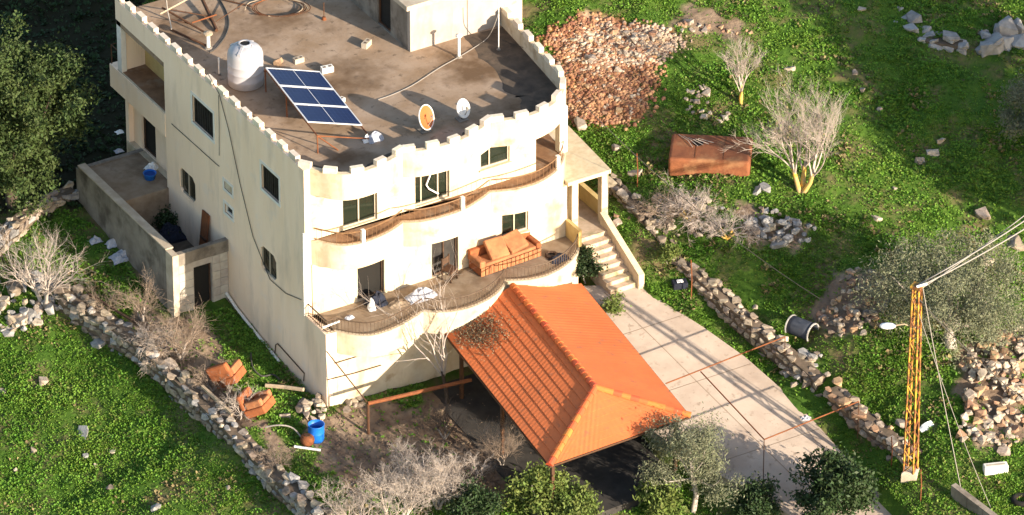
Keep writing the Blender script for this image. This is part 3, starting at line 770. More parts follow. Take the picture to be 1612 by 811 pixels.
def stone_wall(label, pts, width, mats, size=.42, seed=1, drop=.35, faces=(1, -1), cap=True):
    """dry stone wall: pts are (u, v, top z); a core with single stones laid along both faces and on top"""
    rng = random.Random(seed); P = resample(catmull([Vector(p) for p in pts], 8), .28)
    c = P[len(P) // 2]; Wt = thing('stone_wall', label, 'stone wall', (c.x, c.y, gz(c.x, c.y)), 'dry stone walls around the plot')
    core = MB(); rowsL = []
    for i, p in enumerate(P):
        t = (P[min(i + 1, len(P) - 1)] - P[max(i - 1, 0)]); t.z = 0; t.normalize(); n_ = Vector((-t.y, t.x, 0))
        zb = min(gz(*(p + n_ * s * width)[:2]) for s in (-.7, 0, .7)) - .25
        rowsL.append((p, t, n_, zb))
    vs = []; fs = []
    for p, t, n_, zb in rowsL:
        w = width * .42; a = p - n_ * w; b = p + n_ * w
        vs += [(a.x, a.y, zb), (a.x, a.y, p.z - .10), (b.x, b.y, p.z - .10), (b.x, b.y, zb)]
    for i in range(len(rowsL) - 1):
        o = i * 4; fs += [(o, o + 1, o + 5, o + 4), (o + 1, o + 2, o + 6, o + 5), (o + 2, o + 3, o + 7, o + 6)]
    fs += [(3, 2, 1, 0)]; o = (len(rowsL) - 1) * 4; fs += [(o, o + 1, o + 2, o + 3)]
    core.add(vs, fs).build('wall_core', 'wall_earth', Wt)
    cnt = 0; extra = []
    def put(p, ang, a):
        nonlocal cnt
        m = rng.choice(mats); sz = size * rng.choice((.65, .8, .95, 1.1, 1.3)) * rng.uniform(.9, 1.1)
        if cnt < 290:
            stone(Wt, p, sz, rng, m, rot=(rng.uniform(-.3, .3), rng.uniform(-.3, .3), ang + rng.uniform(-.5, .5)), asp=a); cnt += 1
    L = 0; i = 0
    step = size * .82; S = resample(P, step)
    for k, p in enumerate(S):
        t = (S[min(k + 1, len(S) - 1)] - S[max(k - 1, 0)]); t.z = 0; t.normalize(); n_ = Vector((-t.y, t.x, 0)); ang = math.atan2(t.y, t.x)
        if cap:
            for s in (-.3, .3):
                put(p + n_ * (s * width + rng.uniform(-.12, .12)) + t * rng.uniform(-.12, .12) + Vector((0, 0, rng.uniform(-.2, .03))), ang, (rng.uniform(.9, 1.2), rng.uniform(.75, 1.0), rng.uniform(.6, .8)))
    for k, p in enumerate(S):
        t = (S[min(k + 1, len(S) - 1)] - S[max(k - 1, 0)]); t.z = 0; t.normalize(); n_ = Vector((-t.y, t.x, 0)); ang = math.atan2(t.y, t.x)
        for s in faces:
            g_ = gz(*(p + n_ * s * width * .7)[:2]); z = p.z - drop * .95; row = 0
            while z > g_ - .1 and row < 5:
                put(Vector((p.x, p.y, z)) + n_ * s * width * .42 + t * (step * .5 * (row % 2)), ang, (rng.uniform(.95, 1.2), rng.uniform(.45, .6), rng.uniform(.75, .95)))
                z -= drop; row += 1
    return Wt
def wp(x, y, z): p = at(x, y, z); return (p.x, p.y, z)
stone_wall('long rough stone wall between the sunken left field and the house yard', [wp(100, 452, 1.25), wp(180, 505, .95), wp(250, 560, .7), wp(310, 615, .45), wp(370, 675, .25), wp(430, 735, .05), wp(505, 805, -.1)], .75, ['stone', 'stone', 'stone_pale', 'stone_grey'], .44, 11, faces=(-1, 1))
stone_wall('short pale stone wall by the evergreen tree, sunlit at its near end', [wp(112, 292, 2.35), wp(80, 308, 2.25), wp(45, 328, 2.15), wp(0, 362, 1.95), wp(-60, 410, 1.6)], .6, ['stone_pale', 'stone', 'stone_grey'], .46, 12)
stone_wall('old stone wall running along the right side of the driveway', [wp(962, 278, 3.9), wp(1010, 330, 3.45), wp(1062, 392, 2.85), wp(1120, 446, 2.35), wp(1180, 498, 1.95), wp(1240, 548, 1.55), wp(1292, 592, 1.25)], .6, ['stone', 'stone_pale', 'stone'], .42, 13, faces=(1, -1))
stone_wall('low end of stone wall between the driveway and the yellow mast', [wp(1312, 606, 1.15), wp(1360, 648, .95), wp(1400, 680, .8), wp(1436, 716, .6)], .6, ['stone', 'stone_pale', 'stone_warm'], .42, 14)
stone_wall('stub of stone wall level with the portico column', [wp(957, 352, 3.1), wp(985, 340, 3.1), wp(1002, 338, 3.05)], .5, ['stone_pale', 'stone_warm'], .36, 15)
stone_wall('curved stone bed edge beside the foot of the stair', [wp(990, 402, 2.6), wp(1018, 398, 2.6), wp(1046, 386, 2.6), wp(1058, 372, 2.65)], .45, ['stone_pale', 'stone_warm', 'stone'], .34, 16)
stone_wall('grey terrace wall in shade at the top right', [wp(1392, 8, 5.6), wp(1425, 32, 5.5), wp(1460, 55, 5.35), wp(1515, 64, 5.3)], .7, ['stone_grey'], .62, 17)

def pile(label, poly, n, smin, smax, mats, seed, hgt=.5, name='rubble_heap', cat='rubble heap'):
    rng = random.Random(seed); px = [p[0] for p in poly]; py = [p[1] for p in poly]
    c = gpt(sum(px) / len(px), sum(py) / len(py)); T = thing(name, label, cat, c, 'heaps of loose limestone')
    got = 0; tries = 0; R = max(max(px) - min(px), max(py) - min(py)) / 2
    while got < n and tries < n * 20:
        tries += 1; x = rng.uniform(min(px), max(px)); y = rng.uniform(min(py), max(py))
        if not bool(inpoly(np.array([x]), np.array([y]), poly)[0]): continue
        p = gpt(x, y); e = 1 - min(1, math.hypot(x - sum(px) / len(px), y - sum(py) / len(py)) / R)
        s = smin + (smax - smin) * rng.random() ** 1.8 * rng.choice((1, 1, 1, 1.7)); p.z += rng.uniform(0, hgt) * e + s * .02
        stone(T, p, s, rng, rng.choice(mats)); got += 1
    return T
pile('large heap of pale limestone rubble at the right edge below the olive tree', [(1505, 590), (1530, 550), (1580, 520), (1625, 500), (1625, 650), (1600, 710), (1560, 700), (1500, 690), (1525, 640)], 230, .22, .46, ['stone_pale', 'stone_pale', 'stone_warm'], 21, .5)
pile('brown rubble heap between the stone wall and the olive tree', [(1285, 500), (1300, 480), (1325, 470), (1320, 430), (1370, 420), (1400, 450), (1395, 490), (1360, 525), (1300, 530)], 120, .2, .38, ['stone', 'stone_warm', 'stone_pale'], 22, .4)
pile('grey shaded stone heap right of the brush pile', [(1180, 350), (1200, 330), (1240, 345), (1285, 360), (1270, 380), (1230, 392), (1190, 380)], 60, .22, .46, ['stone_grey', 'stone', 'stone_grey'], 23, .4)
pile('loose stones fallen from the wall by the rubbish in the left yard', [(505, 625), (470, 628), (475, 655), (505, 668), (520, 655)], 22, .28, .5, ['stone_pale', 'stone'], 24, .7)
pile('two or three building stones against the sunlit corner of the house', [(530, 628), (560, 622), (575, 640), (545, 650)], 7, .3, .5, ['stone_pale', 'stone'], 25, .2)
pile('spill of grey stones where the driveway wall has collapsed', [(1225, 570), (1290, 555), (1300, 590), (1275, 610), (1230, 590)], 34, .25, .5, ['stone_grey', 'stone'], 26, .4)
pile('pale boulders strewn over the red earth bank behind the house', [(900, 60), (960, 45), (1040, 55), (1060, 75), (1010, 105), (960, 110), (900, 95)], 150, .14, .34, ['stone_pale', 'stone_warm', 'stone_pale'], 27, .15)
pile('brown stones scattered on the lower red earth bank behind the house', [(880, 100), (960, 108), (1020, 105), (1010, 180), (950, 200), (900, 185)], 130, .12, .3, ['stone_warm', 'stone_warm', 'stone_pale'], 28, .1)
pile('big shaded grey boulders at the top right edge', [(1535, 45), (1570, 30), (1610, 35), (1612, 70), (1570, 85), (1540, 70)], 9, .6, 1.3, ['stone_grey'], 29, .3)
pile('cluster of pale field stones in the grass above the rusty tank', [(1085, 135), (1115, 130), (1120, 160), (1095, 185), (1075, 175)], 16, .18, .36, ['stone_pale'], 30, .05)
pile('row of pale stones in the grass just behind the rusty tank', [(1090, 175), (1150, 178), (1180, 190), (1170, 197), (1090, 190)], 10, .2, .34, ['stone_pale'], 31, .05)
pile('stones tangled in the brush pile below the rusty tank', [(1030, 300), (1080, 310), (1150, 330), (1140, 370), (1070, 375), (1030, 350)], 60, .2, .45, ['stone', 'stone_pale', 'stone_grey'], 32, .35)
pile('grey rocky outcrop beside the bare tree at the left edge', [(-5, 440), (40, 430), (110, 450), (100, 480), (50, 520), (-5, 530)], 80, .25, .6, ['stone', 'stone_grey', 'stone_pale'], 33, .5)
pile('pale rocks at the far edge of the grass near the top of the slope', [(1055, 30), (1110, 40), (1160, 48), (1205, 42), (1200, 52), (1110, 55), (1060, 48)], 22, .16, .34, ['stone_pale', 'stone_warm'], 34, .05)
rng = random.Random(5)
ROCKS = [(68, 600, .5, 'small pale rock in the left field below the rocky outcrop'), (130, 682, .75, 'jagged grey rock in the middle of the left field'), (52, 707, .4, 'flat tan stone near the left edge of the lower field'),
         (2, 618, .5, 'pale rock cut by the left edge of the field'), (155, 542, .7, 'rough grey boulder at the foot of the long stone wall'), (172, 770, .5, 'brown rock near the bottom of the left field'), (24, 740, .3, 'little pale stone at the lower left'),
         (135, 718, .35, 'small grey stone under the jagged rock in the field'), (178, 712, .3, 'small cream stone right of the jagged rock in the field'), (245, 800, .5, 'grey stone at the bottom edge of the left field'), (360, 768, .3, 'lone pale stone in the shaded field by the wall'),
         (150, 733, .26, 'tiny pale stone below the jagged field rock'), (1243, 107, .5, 'rock with dry weeds around it on the sunny slope'), (1357, 15, .4, 'pale rock at the top of the slope by the shadow edge'), (1345, 115, .35, 'upper of the small pale rocks on the sunny slope'), (1358, 142, .32, 'small rounded pale rock in mid slope'),
         (1386, 172, .32, 'pale rock lying nearest the tree shadow on the slope'), (1470, 242, .6, 'longest of the pale rocks beside the tree shadow'), (1447, 255, .55, 'slanted tan rock on the slope above the olive tree'), (1480, 222, .4, 'small pale rock on the upper edge of the slope shadow'),
         (1408, 298, .3, 'small pale stone in the grass midway down the slope'), (1380, 342, .45, 'pale stone in the grass above the olive tree'), (1190, 300, .7, 'grey slab of rock right of the brush pile'), (1205, 297, .6, 'broken pale rock beside the grey slab'),
         (1225, 385, .8, 'large dark boulder below the grey stone heap'), (1550, 340, .8, 'pale rock above the olive tree at the right'), (1552, 405, .9, 'big boulder half hidden by the olive tree'), (1600, 385, .9, 'brown rock at the right edge by the olive tree'),
         (1153, 490, .4, 'white stone in the grass strip beside the driveway'), (1190, 483, .3, 'small pale stone against the driveway wall'), (1420, 668, .6, 'white stone at the foot of the yellow mast'), (1402, 722, .4, 'tan stone near the mast beside the drive'), (1580, 712, .6, 'squared white stone lowest in the right rubble'),
         (912, 198, .75, 'pale boulder on the bank just above the portico roof'), (968, 235, .5, 'half shaded rock beyond the portico roof'), (1000, 275, .6, 'pale rock with a stake beside the portico'), (1250, 605, .4, 'pale stone on the grass strip below the collapsed wall'), (1455, 505, .6, 'pale rock behind the yellow mast'), (448, 655, .45, 'white stone block beside the overturned armchair'), (540, 632, .4, 'grey cement block at the lit corner of the house')]
for x, y, s, l in ROCKS:
    p = gpt(x, y); p.z += s * .0
    o = stone(None, p, s, rng, 'stone_grey' if 'grey' in l or 'dark' in l else ('stone' if 'brown' in l or 'tan' in l else 'stone_pale'), name='rock'); tag(o, l, 'rock', 'rocks lying in the grass')

# ------------------------------------------------------------------ plants
def nrm(a): return a / np.maximum(1e-9, np.linalg.norm(a, axis=1, keepdims=True))
def leaf_mesh(name, C, size, seed, asp=.45, upb=.3):
    """one small quad per centre, randomly turned"""
    rg = np.random.default_rng(seed); n = len(C)
    d = rg.normal(size=(n, 3)); d[:, 2] += upb; d = nrm(d)
    s = nrm(np.cross(d, rg.normal(size=(n, 3)))); L = size * rg.uniform(.6, 1.35, (n, 1)); w = L * asp
    V = np.stack([C - d * L * .5, C + s * w * .5, C + d * L * .5, C - s * w * .5], 1).reshape(-1, 3)
    return array_mesh(name, V, np.arange(4 * n).reshape(-1, 4))
def limb(mb, p, d, L, r, lev, rg, P):
    k = 4 if lev > 1 else 3; pts = [p.copy()]; rs = [r]; q = p.copy(); dd = d.copy()
    for i in range(k):
        dd = (dd + Vector((rg.gauss(0, 1), rg.gauss(0, 1), rg.gauss(0, 1))) * P['wob'] + Vector((0, 0, P['up']))).normalized()
        q = q + dd * (L / k); pts.append(q.copy()); rs.append(r * (1 - .75 * (i + 1) / k))
    if lev > P['min']: mb.tube(pts, rs, 6 if r > .05 else (4 if lev > 1 else 3), False)
    P['tips'].append(q.copy())
    if lev <= 1: return
    for j in range(P['kids'][lev - 1]):
        f = rg.uniform(P.get('f0', .25), 1.0); i = min(k - 1, int(f * k)); a = pts[i].lerp(pts[i + 1], f * k - i)
        base = (pts[i + 1] - pts[i]).normalized(); ax = base.orthogonal().normalized()
        ax.rotate(Matrix.Rotation(rg.uniform(0, 6.28), 3, base)); ang = rg.uniform(*P['ang'])
        nd = (base * math.cos(ang) + ax * math.sin(ang)).normalized()
        limb(mb, a, nd, L * rg.uniform(*P['len']), max(.0045, rs[i] * .5), lev - 1, rg, P)
def bare_tree(name, label, cat, base, h, r, seed, trunks=1, spread=.3, twig='twig_pale', bark='bark_grey', kids=(0, 6, 6, 6), up=.08, wob=.18, ang=(.35, .9), ln=(.4, .65), lean=(0, 0), group=None, f0=.25):
    rg = random.Random(seed); T = thing(name, label, cat, base, group); tr = MB(); cr = MB()
    for k in range(trunks):
        a = 6.28 * k / trunks + rg.random(); d = Vector((math.cos(a) * spread * (trunks > 1) + lean[0], math.sin(a) * spread * (trunks > 1) + lean[1], 1)).normalized()
        pts = [Vector(base) - Vector((0, 0, .2)) + d * .0]; q = Vector(base) + Vector((math.cos(a), math.sin(a), 0)) * r * .8 * (trunks > 1); pts.append(q.copy()); hl = h * .28
        for i in range(2):
            q = q + (d + Vector((rg.gauss(0, .12), rg.gauss(0, .12), 0))) * hl / 2; pts.append(q.copy())
        rs = [r * 1.2, r, r * .85, r * .7]; tr.tube(pts, rs, 7, False)
        P = dict(wob=wob, up=up, min=0, tips=[], kids=kids, ang=ang, len=ln, f0=f0)
        lv = len(kids)
        for j in range(kids[-1]):
            aa = rg.uniform(0, 6.28); sp = rg.uniform(.15, .95) * (spread + .45)
            limb(cr, pts[-1].lerp(pts[-2], rg.uniform(0, .6)), (d + Vector((math.cos(aa) * sp, math.sin(aa) * sp, .1))).normalized(), h * rg.uniform(.42, .68), r * .42, lv - 1, rg, P)
    tr.build('trunk', bark, T, True); cr.build('crown', twig, T); return T
def leafy_tree(name, label, cat, base, h, rad, seed, leaf='leaf_dark', bark='bark_grey', nclump=130, per=110, lsize=.14, zc=.58, sq=.8, lobes=7, group=None, clump=.42, asp=.5, trunk_r=.16, hollow=.45):
    rg = random.Random(seed); ng = np.random.default_rng(seed); T = thing(name, label, cat, base, group)
    b = Vector(base); top = b + Vector((rg.uniform(-.2, .2), rg.uniform(-.2, .2), h * zc))
    tr = MB(); tr.tube([b - Vector((0, 0, .3)), b.lerp(top, .35) + Vector((rg.uniform(-.15, .15), rg.uniform(-.15, .15), 0)), b.lerp(top, .75), top], [trunk_r * 1.25, trunk_r, trunk_r * .8, trunk_r * .45], 7, False)
    cents = []
    Lb = []
    for i in range(lobes):
        a = 6.28 * i / lobes + rg.uniform(-.4, .4); e = rg.uniform(-.5, .95); rr = rad * rg.uniform(.45, .72)
        Lb.append((top + Vector((math.cos(a) * rr, math.sin(a) * rr, e * h * (1 - zc) * sq * .85)), rad * rg.uniform(.38, .56)))
    Lb.append((top + Vector((0, 0, h * (1 - zc) * .55)), rad * .5)); Lb.append((top, rad * .6))
    for c, rr in Lb: tr.tube([b.lerp(top, rg.uniform(.4, .8)), b.lerp(c, .75) + Vector((0, 0, .1)), c], [trunk_r * .45, trunk_r * .25, .015], 5, False)
    tr.build('trunk', bark, T, True)
    for i in range(nclump):
        c, rr = Lb[rg.randrange(len(Lb))]; d = Vector((rg.gauss(0, 1), rg.gauss(0, 1), rg.gauss(0, 1))).normalized()
        cents.append(c + Vector((d.x, d.y, d.z * sq)) * rr * (hollow + (1 - hollow) * rg.random()) * 1.05)
    cen = np.array([tuple(c) for c in cents]); sc = ng.uniform(.55, 1.25, len(cen)) * clump
    pts = np.repeat(cen, per, 0) + ng.normal(size=(len(cen) * per, 3)) * np.repeat(sc, per)[:, None] * np.array([.5, .5, .38])
    obj('crown', leaf_mesh('crown', pts, lsize, seed, asp), leaf, T); return T
def G(x, y): return tuple(gpt(x, y))
leafy_tree('evergreen_tree', 'dense dark evergreen tree at the left edge behind the annexe', 'tree', (-4.7, 16.3, 1.7), 7.4, 3.1, 41, bark='bark_dark', nclump=300, per=230, lsize=.15, zc=.52, lobes=14, clump=.52, trunk_r=.22, sq=1.0)
leafy_tree('olive_tree', 'big grey green olive tree behind the yellow mast', 'tree', G(1500, 545), 4.6, 3.3, 43, leaf='leaf_olive', nclump=340, per=120, lsize=.12, zc=.34, lobes=12, clump=.55, asp=.3, trunk_r=.2)
leafy_tree('olive_tree', 'olive tree in front of the right corner of the orange carport roof', 'tree', G(1090, 805), 4.0, 1.75, 44, leaf='leaf_olive', nclump=130, per=110, lsize=.12, zc=.55, lobes=8, clump=.45, asp=.3, trunk_r=.1)
leafy_tree('broad_shrub', 'yellow green leafy shrub beneath the olive by the carport', 'shrub', G(1045, 818), 1.6, .75, 45, leaf='leaf_shrub', nclump=45, per=60, lsize=.2, zc=.45, lobes=5, clump=.35, trunk_r=.04, asp=.4)
leafy_tree('broad_shrub', 'mixed green shrub left of the carport front corner at the bottom', 'shrub', G(845, 815), 2.2, 1.15, 46, leaf='leaf_shrub', nclump=80, per=70, lsize=.14, zc=.45, lobes=6, clump=.4, trunk_r=.05, asp=.5)
leafy_tree('dark_shrub', 'deep green shrub standing over the end of the driveway', 'shrub', G(1315, 822), 2.9, 1.5, 47, leaf='leaf_deep', nclump=120, per=100, lsize=.16, zc=.5, lobes=8, clump=.4, trunk_r=.07)
leafy_tree('grey_bush', 'grey olive bush cut by the right edge in shade', 'bush', G(1615, 225), 3.0, 1.2, 48, leaf='leaf_olive', nclump=90, per=90, lsize=.13, zc=.5, lobes=7, clump=.4, asp=.3, trunk_r=.1)
leafy_tree('small_shrub', 'small leafy plant growing beside the entrance stair', 'shrub', G(925, 445), 1.7, .55, 49, leaf='leaf_deep', nclump=36, per=60, lsize=.13, zc=.5, lobes=5, clump=.3, trunk_r=.03)
leafy_tree('small_shrub', 'little green bush between the terrace and the driveway', 'shrub', G(962, 500), 1.0, .4, 50, leaf='leaf_shrub', nclump=22, per=60, lsize=.11, zc=.5, lobes=4, clump=.26, trunk_r=.02)
leafy_tree('small_shrub', 'yellowish bush at the corner of the curved stone bed', 'shrub', G(1055, 415), .8, .4, 51, leaf='leaf_shrub', nclump=22, per=60, lsize=.11, zc=.5, lobes=4, clump=.25, trunk_r=.02)
for i, (u, v, hh, rr, l) in enumerate(((32.7, -9.4, 9.5, 2.3, 'tall dark tree beyond the right edge nearest the boulders'), (32.6, -13.2, 10, 2.6, 'tall dark tree in the middle of the row beyond the right edge'), (35.8, -12, 10, 2.8, 'tall dark tree set back behind the row beyond the right edge'), (32.2, -17.2, 9.5, 2.2, 'tall dark tree at the lower end of the row beyond the right edge'))):
    leafy_tree('tall_tree', l, 'tree', (u, v, gz(u, v)), hh, rr, 52 + i, nclump=110, per=60, lsize=.34, zc=.7, lobes=8, clump=.7, trunk_r=.2, sq=.9, group='trees beyond the right edge')

bare_tree('bare_tree', 'pale bare tree with yellow lichen trunks on the sunny slope', 'tree', G(1262, 302), 3.75, .11, 61, trunks=3, spread=.34, twig='twig_white', bark='bark_lichen', kids=(0, 7, 6, 5, 5), up=.12, wob=.15, ang=(.3, .7), ln=(.45, .65))
bare_tree('bare_tree', 'thin bare tree with forked yellow trunk near the earth bank', 'tree', G(1167, 162), 2.4, .075, 62, trunks=2, spread=.12, twig='twig_white', bark='bark_lichen', kids=(0, 7, 6, 4, 4), up=.14, wob=.12, ang=(.25, .6))
bare_tree('bare_tree', 'leafless pale tree among the rocks at the left edge', 'tree', G(70, 480), 3.0, .09, 63, trunks=3, spread=.5, kids=(0, 7, 7, 6), up=.03, wob=.2)
bare_tree('bare_bush', 'tangle of reddish bare twigs on the wall by the annexe door', 'bush', G(285, 565), 2.2, .05, 64, trunks=4, spread=.6, twig='twig_brown', kids=(0, 7, 7, 6), up=.02, wob=.25)
bare_tree('bare_bush', 'thin leafless bush between the annexe and the long wall', 'bush', G(225, 505), 1.8, .04, 65, trunks=3, spread=.4, twig='twig_brown', kids=(0, 6, 6, 5), up=.05, wob=.2)
bare_tree('bare_bush', 'small bare bush on the wall beside the orange armchairs', 'bush', G(378, 660), 1.4, .035, 66, trunks=3, spread=.5, kids=(0, 6, 6, 4), up=.02, wob=.22)
for i, (x, y, hh, l) in enumerate(((625, 830, 3.0, 'largest pale leafless thicket at the bottom centre'), (690, 800, 2.9, 'upright whitish bare tree right of the pale thicket'), (560, 835, 2.3, 'left part of the pale leafless thicket by the wall end'), (640, 770, 2.2, 'far part of the pale leafless thicket nearest the pipe frame'), (735, 790, 2.0, 'pale leafless clump beside the dead brown brush'))):
    bare_tree('bare_thicket', l, 'bush', G(x, y), hh * .8, .07, 167 + i, trunks=4, spread=.5, twig='twig_white', kids=(0, 7, 6, 4, 4), up=.06, wob=.26, ang=(.4, 1.1), group='pale leafless thicket')
bare_tree('bare_bush', 'brown bare bush in the shade left of the carport roof', 'bush', G(790, 735), 1.9, .04, 72, trunks=4, spread=.4, twig='twig_brown', kids=(0, 7, 7, 5), up=.05, wob=.22)
bare_tree('bare_bush', 'dark brown tangle before the shaded ground floor wall', 'bush', G(700, 690), 1.7, .04, 77, trunks=4, spread=.5, twig='twig_dark', kids=(0, 7, 6, 5), up=.03, wob=.25)
bare_tree('bare_bush', 'dead brown brush between the pale thicket and the carport', 'bush', G(755, 770), 1.8, .04, 78, trunks=5, spread=.5, twig='twig_dark', kids=(0, 7, 6, 5), up=.03, wob=.25)
bare_tree('bare_bush', 'dry twigs lying over the long wall beside the bare twig tangle', 'bush', G(335, 615), 1.3, .035, 79, trunks=4, spread=.7, twig='twig_brown', kids=(0, 7, 6, 5), up=.0, wob=.25)
bare_tree('bare_bush', 'dry grey brush on the upper part of the long wall', 'bush', G(165, 500), 1.4, .035, 80, trunks=4, spread=.7, twig='twig_brown', kids=(0, 7, 6, 5), up=.0, wob=.25)
leafy_tree('dark_shrub', 'dark green shrub in the shade right of the pale thicket', 'shrub', G(760, 825), 1.4, 1.0, 55, leaf='leaf_deep', nclump=70, per=80, lsize=.13, zc=.45, lobes=7, clump=.36, trunk_r=.05)
leafy_tree('dark_shrub', 'dark green bush below the right front corner of the carport', 'shrub', G(1180, 820), 1.5, 1.0, 56, leaf='leaf_deep', nclump=70, per=80, lsize=.13, zc=.45, lobes=7, clump=.36, trunk_r=.05)
bare_tree('bare_bush', 'grey scrub straddling the middle of the long wall', 'bush', G(245, 560), 1.5, .04, 180, trunks=5, spread=.8, twig='twig_pale', kids=(0, 7, 6, 5), up=.0, wob=.25)
bare_tree('bare_bush', 'grey scrub over the lower part of the long wall', 'bush', G(430, 745), 1.2, .035, 181, trunks=4, spread=.8, twig='twig_brown', kids=(0, 7, 6, 5), up=.0, wob=.25)
leafy_tree('broad_shrub', 'olive green shrub at the bottom edge under the carport eave', 'shrub', G(905, 828), 1.5, .9, 182, leaf='leaf_shrub', nclump=60, per=70, lsize=.13, zc=.45, lobes=6, clump=.36, trunk_r=.04)
bare_tree('bare_tree', 'leafless grey vine tree rising before the terrace railing', 'tree', (4.35, -1.55, gz(4.35, -1.55)), 5.6, .09, 73, trunks=1, spread=.3, kids=(0, 4, 5, 6), bark='bark_dark', up=.1, wob=.2)
bare_tree('fallen_branches', 'pile of fallen bare branches with lichen below the rusty tank', 'branches', G(1085, 345), 1.7, .06, 74, trunks=5, spread=1.3, kids=(0, 7, 7, 6), up=-.05, wob=.25, bark='bark_lichen')
bare_tree('fallen_branches', 'tangle of cut branches resting on the wall corner right of the stair', 'branches', G(1045, 340), 1.3, .05, 75, trunks=4, spread=1.3, kids=(0, 7, 7, 5), up=-.04, wob=.25, twig='twig_brown')
bare_tree('fallen_branches', 'fallen dry twigs spreading toward the grey stone heap', 'branches', G(1145, 375), 1.4, .05, 76, trunks=4, spread=1.3, kids=(0, 7, 7, 5), up=-.05, wob=.25, bark='bark_lichen')

# grass and weeds: nobody could count them
def scatter(name, n, size, leaves, m, seed, dens, label, cat):
    rg = np.random.default_rng(seed)
    px = rg.uniform(-140, 1752, n); py = rg.uniform(-60, 940, n)
    z = np.full(n, 1.0)
    for _ in range(10):
        d = FW[None] + RT[None] * ((px - 806) / FPX)[:, None] - UP[None] * ((py - 405.5) / FPX)[:, None]
        t = (z - CAMP[2]) / d[:, 2]; x = CAMP[0] + d[:, 0] * t; y = CAMP[1] + d[:, 1] * t
        z = .5 * z + .5 * hfast(x, y)
    ok = np.ones(n, bool)
    for q in ([(-.1, -.1), (11.3, -.1), (12.7, 2), (13.5, 8), (13.4, 17), (-.1, 17)], DRP, [(4.0, .2), (10.3, .2), (9.3, -10.6), (3.2, -11)], [(-2.6, 7), (0, 7), (0, 16), (-2.6, 16)], [(11.5, -1.6), (13.2, -1.6), (13.2, 5.5), (11.5, 5.5)]):
        ok &= ~inpoly(x, y, q)
    x, y = x[ok], y[ok]; z = ground(x, y); r, p = soil_shade(x, y, z)
    pr = np.where(r > 0, .03, np.where(p > 0, .06, 1.0)) * dens(x, y)
    if name == 'shadow_growth': pr = SHADOW_M[0] * 1.0
    else: pr = pr * ~SHADOW_M[0]
    k = rg.random(len(x)) < pr; x, y, z = x[k], y[k], z[k]; n = len(x)
    hgt = size * (.45 + 1.1 * fbm(x * .7, y * .7, 77))
    C = np.repeat(np.c_[x, y, z - .02], leaves, 0); hh = np.repeat(hgt, leaves) * rg.uniform(.6, 1.4, n * leaves)
    a = rg.uniform(0, 6.283, n * leaves); tilt = rg.uniform(.25, 1.25, n * leaves)
    C[:, 0] += np.cos(a) * size * .3; C[:, 1] += np.sin(a) * size * .3
    d = np.c_[np.cos(a) * np.sin(tilt), np.sin(a) * np.sin(tilt), np.cos(tilt)]
    s = np.c_[-np.sin(a), np.cos(a), 0 * a]; w = (hh * rg.uniform(.22, .42, n * leaves))[:, None]; h1 = hh[:, None]
    V = np.stack([C, C + d * h1 * .6 + s * w, C + d * h1 + np.array([0, 0, -.12]) * h1, C + d * h1 * .6 - s * w], 1).reshape(-1, 3)
    o = obj(name, array_mesh(name, V, np.arange(4 * n * leaves).reshape(-1, 4)), m); tag(o, label, cat, kind='stuff'); return o
scatter('grass', 320000, .095, 5, 'grass', 81, lambda x, y: np.clip(.42 + 2.2 * (fbm(x * .55, y * .55, 5) - .36), .05, 1), 'green grass and low weeds covering the slope and fields', 'grass')
scatter('weeds', 46000, .10, 5, 'weeds', 82, lambda x, y: np.clip(4 * (fbm(x * .4, y * .4, 15) - .42), 0, 1), 'yellowish taller weeds mixed into the grass', 'weeds')
scatter('dry_grass', 40000, .15, 5, 'leaf_straw', 84, lambda x, y: np.clip(5 * (fbm(x * .7 + 9, y * .7, 25) - .56), 0, 1), 'patches of dry straw coloured grass among the green', 'dry grass')
scatter('shadow_growth', 30000, .2, 5, 'leaf_shadow', 83, lambda x, y: 1, 'low plants behind the house, darkened to stand for its shadow', 'shadow_growth')

# fine stones in the red earth bank
def gravel(name, poly, n, s0, s1, m, seed, label):
    rg = np.random.default_rng(seed); xs = [p[0] for p in poly]; ys = [p[1] for p in poly]
    px = rg.uniform(min(xs), max(xs), n); py = rg.uniform(min(ys), max(ys), n); k = inpoly(px, py, poly); px, py = px[k], py[k]; n = len(px); px = px + rg.normal(size=n) * 13; py = py + rg.normal(size=n) * 7; z = np.full(n, 3.0)
    for _ in range(10):
        d = FW[None] + RT[None] * ((px - 806) / FPX)[:, None] - UP[None] * ((py - 405.5) / FPX)[:, None]
        t = (z - CAMP[2]) / d[:, 2]; x = CAMP[0] + d[:, 0] * t; y = CAMP[1] + d[:, 1] * t; z = .5 * z + .5 * ground(x, y)
    o8 = np.array([(-1, -1, -.6), (1, -1, -.6), (1, 1, -.6), (-1, 1, -.6), (-.7, -.6, .6), (.6, -.7, .5), (.7, .6, .7), (-.6, .7, .5)]) * .5
    V = o8[None] * (1 + rg.uniform(-.3, .3, (n, 8, 3))); a = rg.uniform(0, 6.28, n); c, s_ = np.cos(a)[:, None], np.sin(a)[:, None]
    V = np.stack([V[..., 0] * c - V[..., 1] * s_, V[..., 0] * s_ + V[..., 1] * c, V[..., 2]], 2) * rg.uniform(s0, s1, (n, 1, 1)) + np.c_[x, y, z + .03][:, None]
    f = np.array([(4, 5, 6, 7), (0, 1, 5, 4), (1, 2, 6, 5), (2, 3, 7, 6), (3, 0, 4, 7)])
    Fq = (np.arange(n)[:, None, None] * 8 + f[None]).reshape(-1, 4)
    tag(obj(name, array_mesh(name, V.reshape(-1, 3), Fq), m), label, 'gravel', kind='stuff')
mat('gravel_red', (.34, .185, .11), (.20, .085, .045), scale=1.5, rough=1, island=.4)
mat('gravel_pale', (.46, .355, .27), (.33, .235, .165), scale=1.5, rough=1, island=.35)
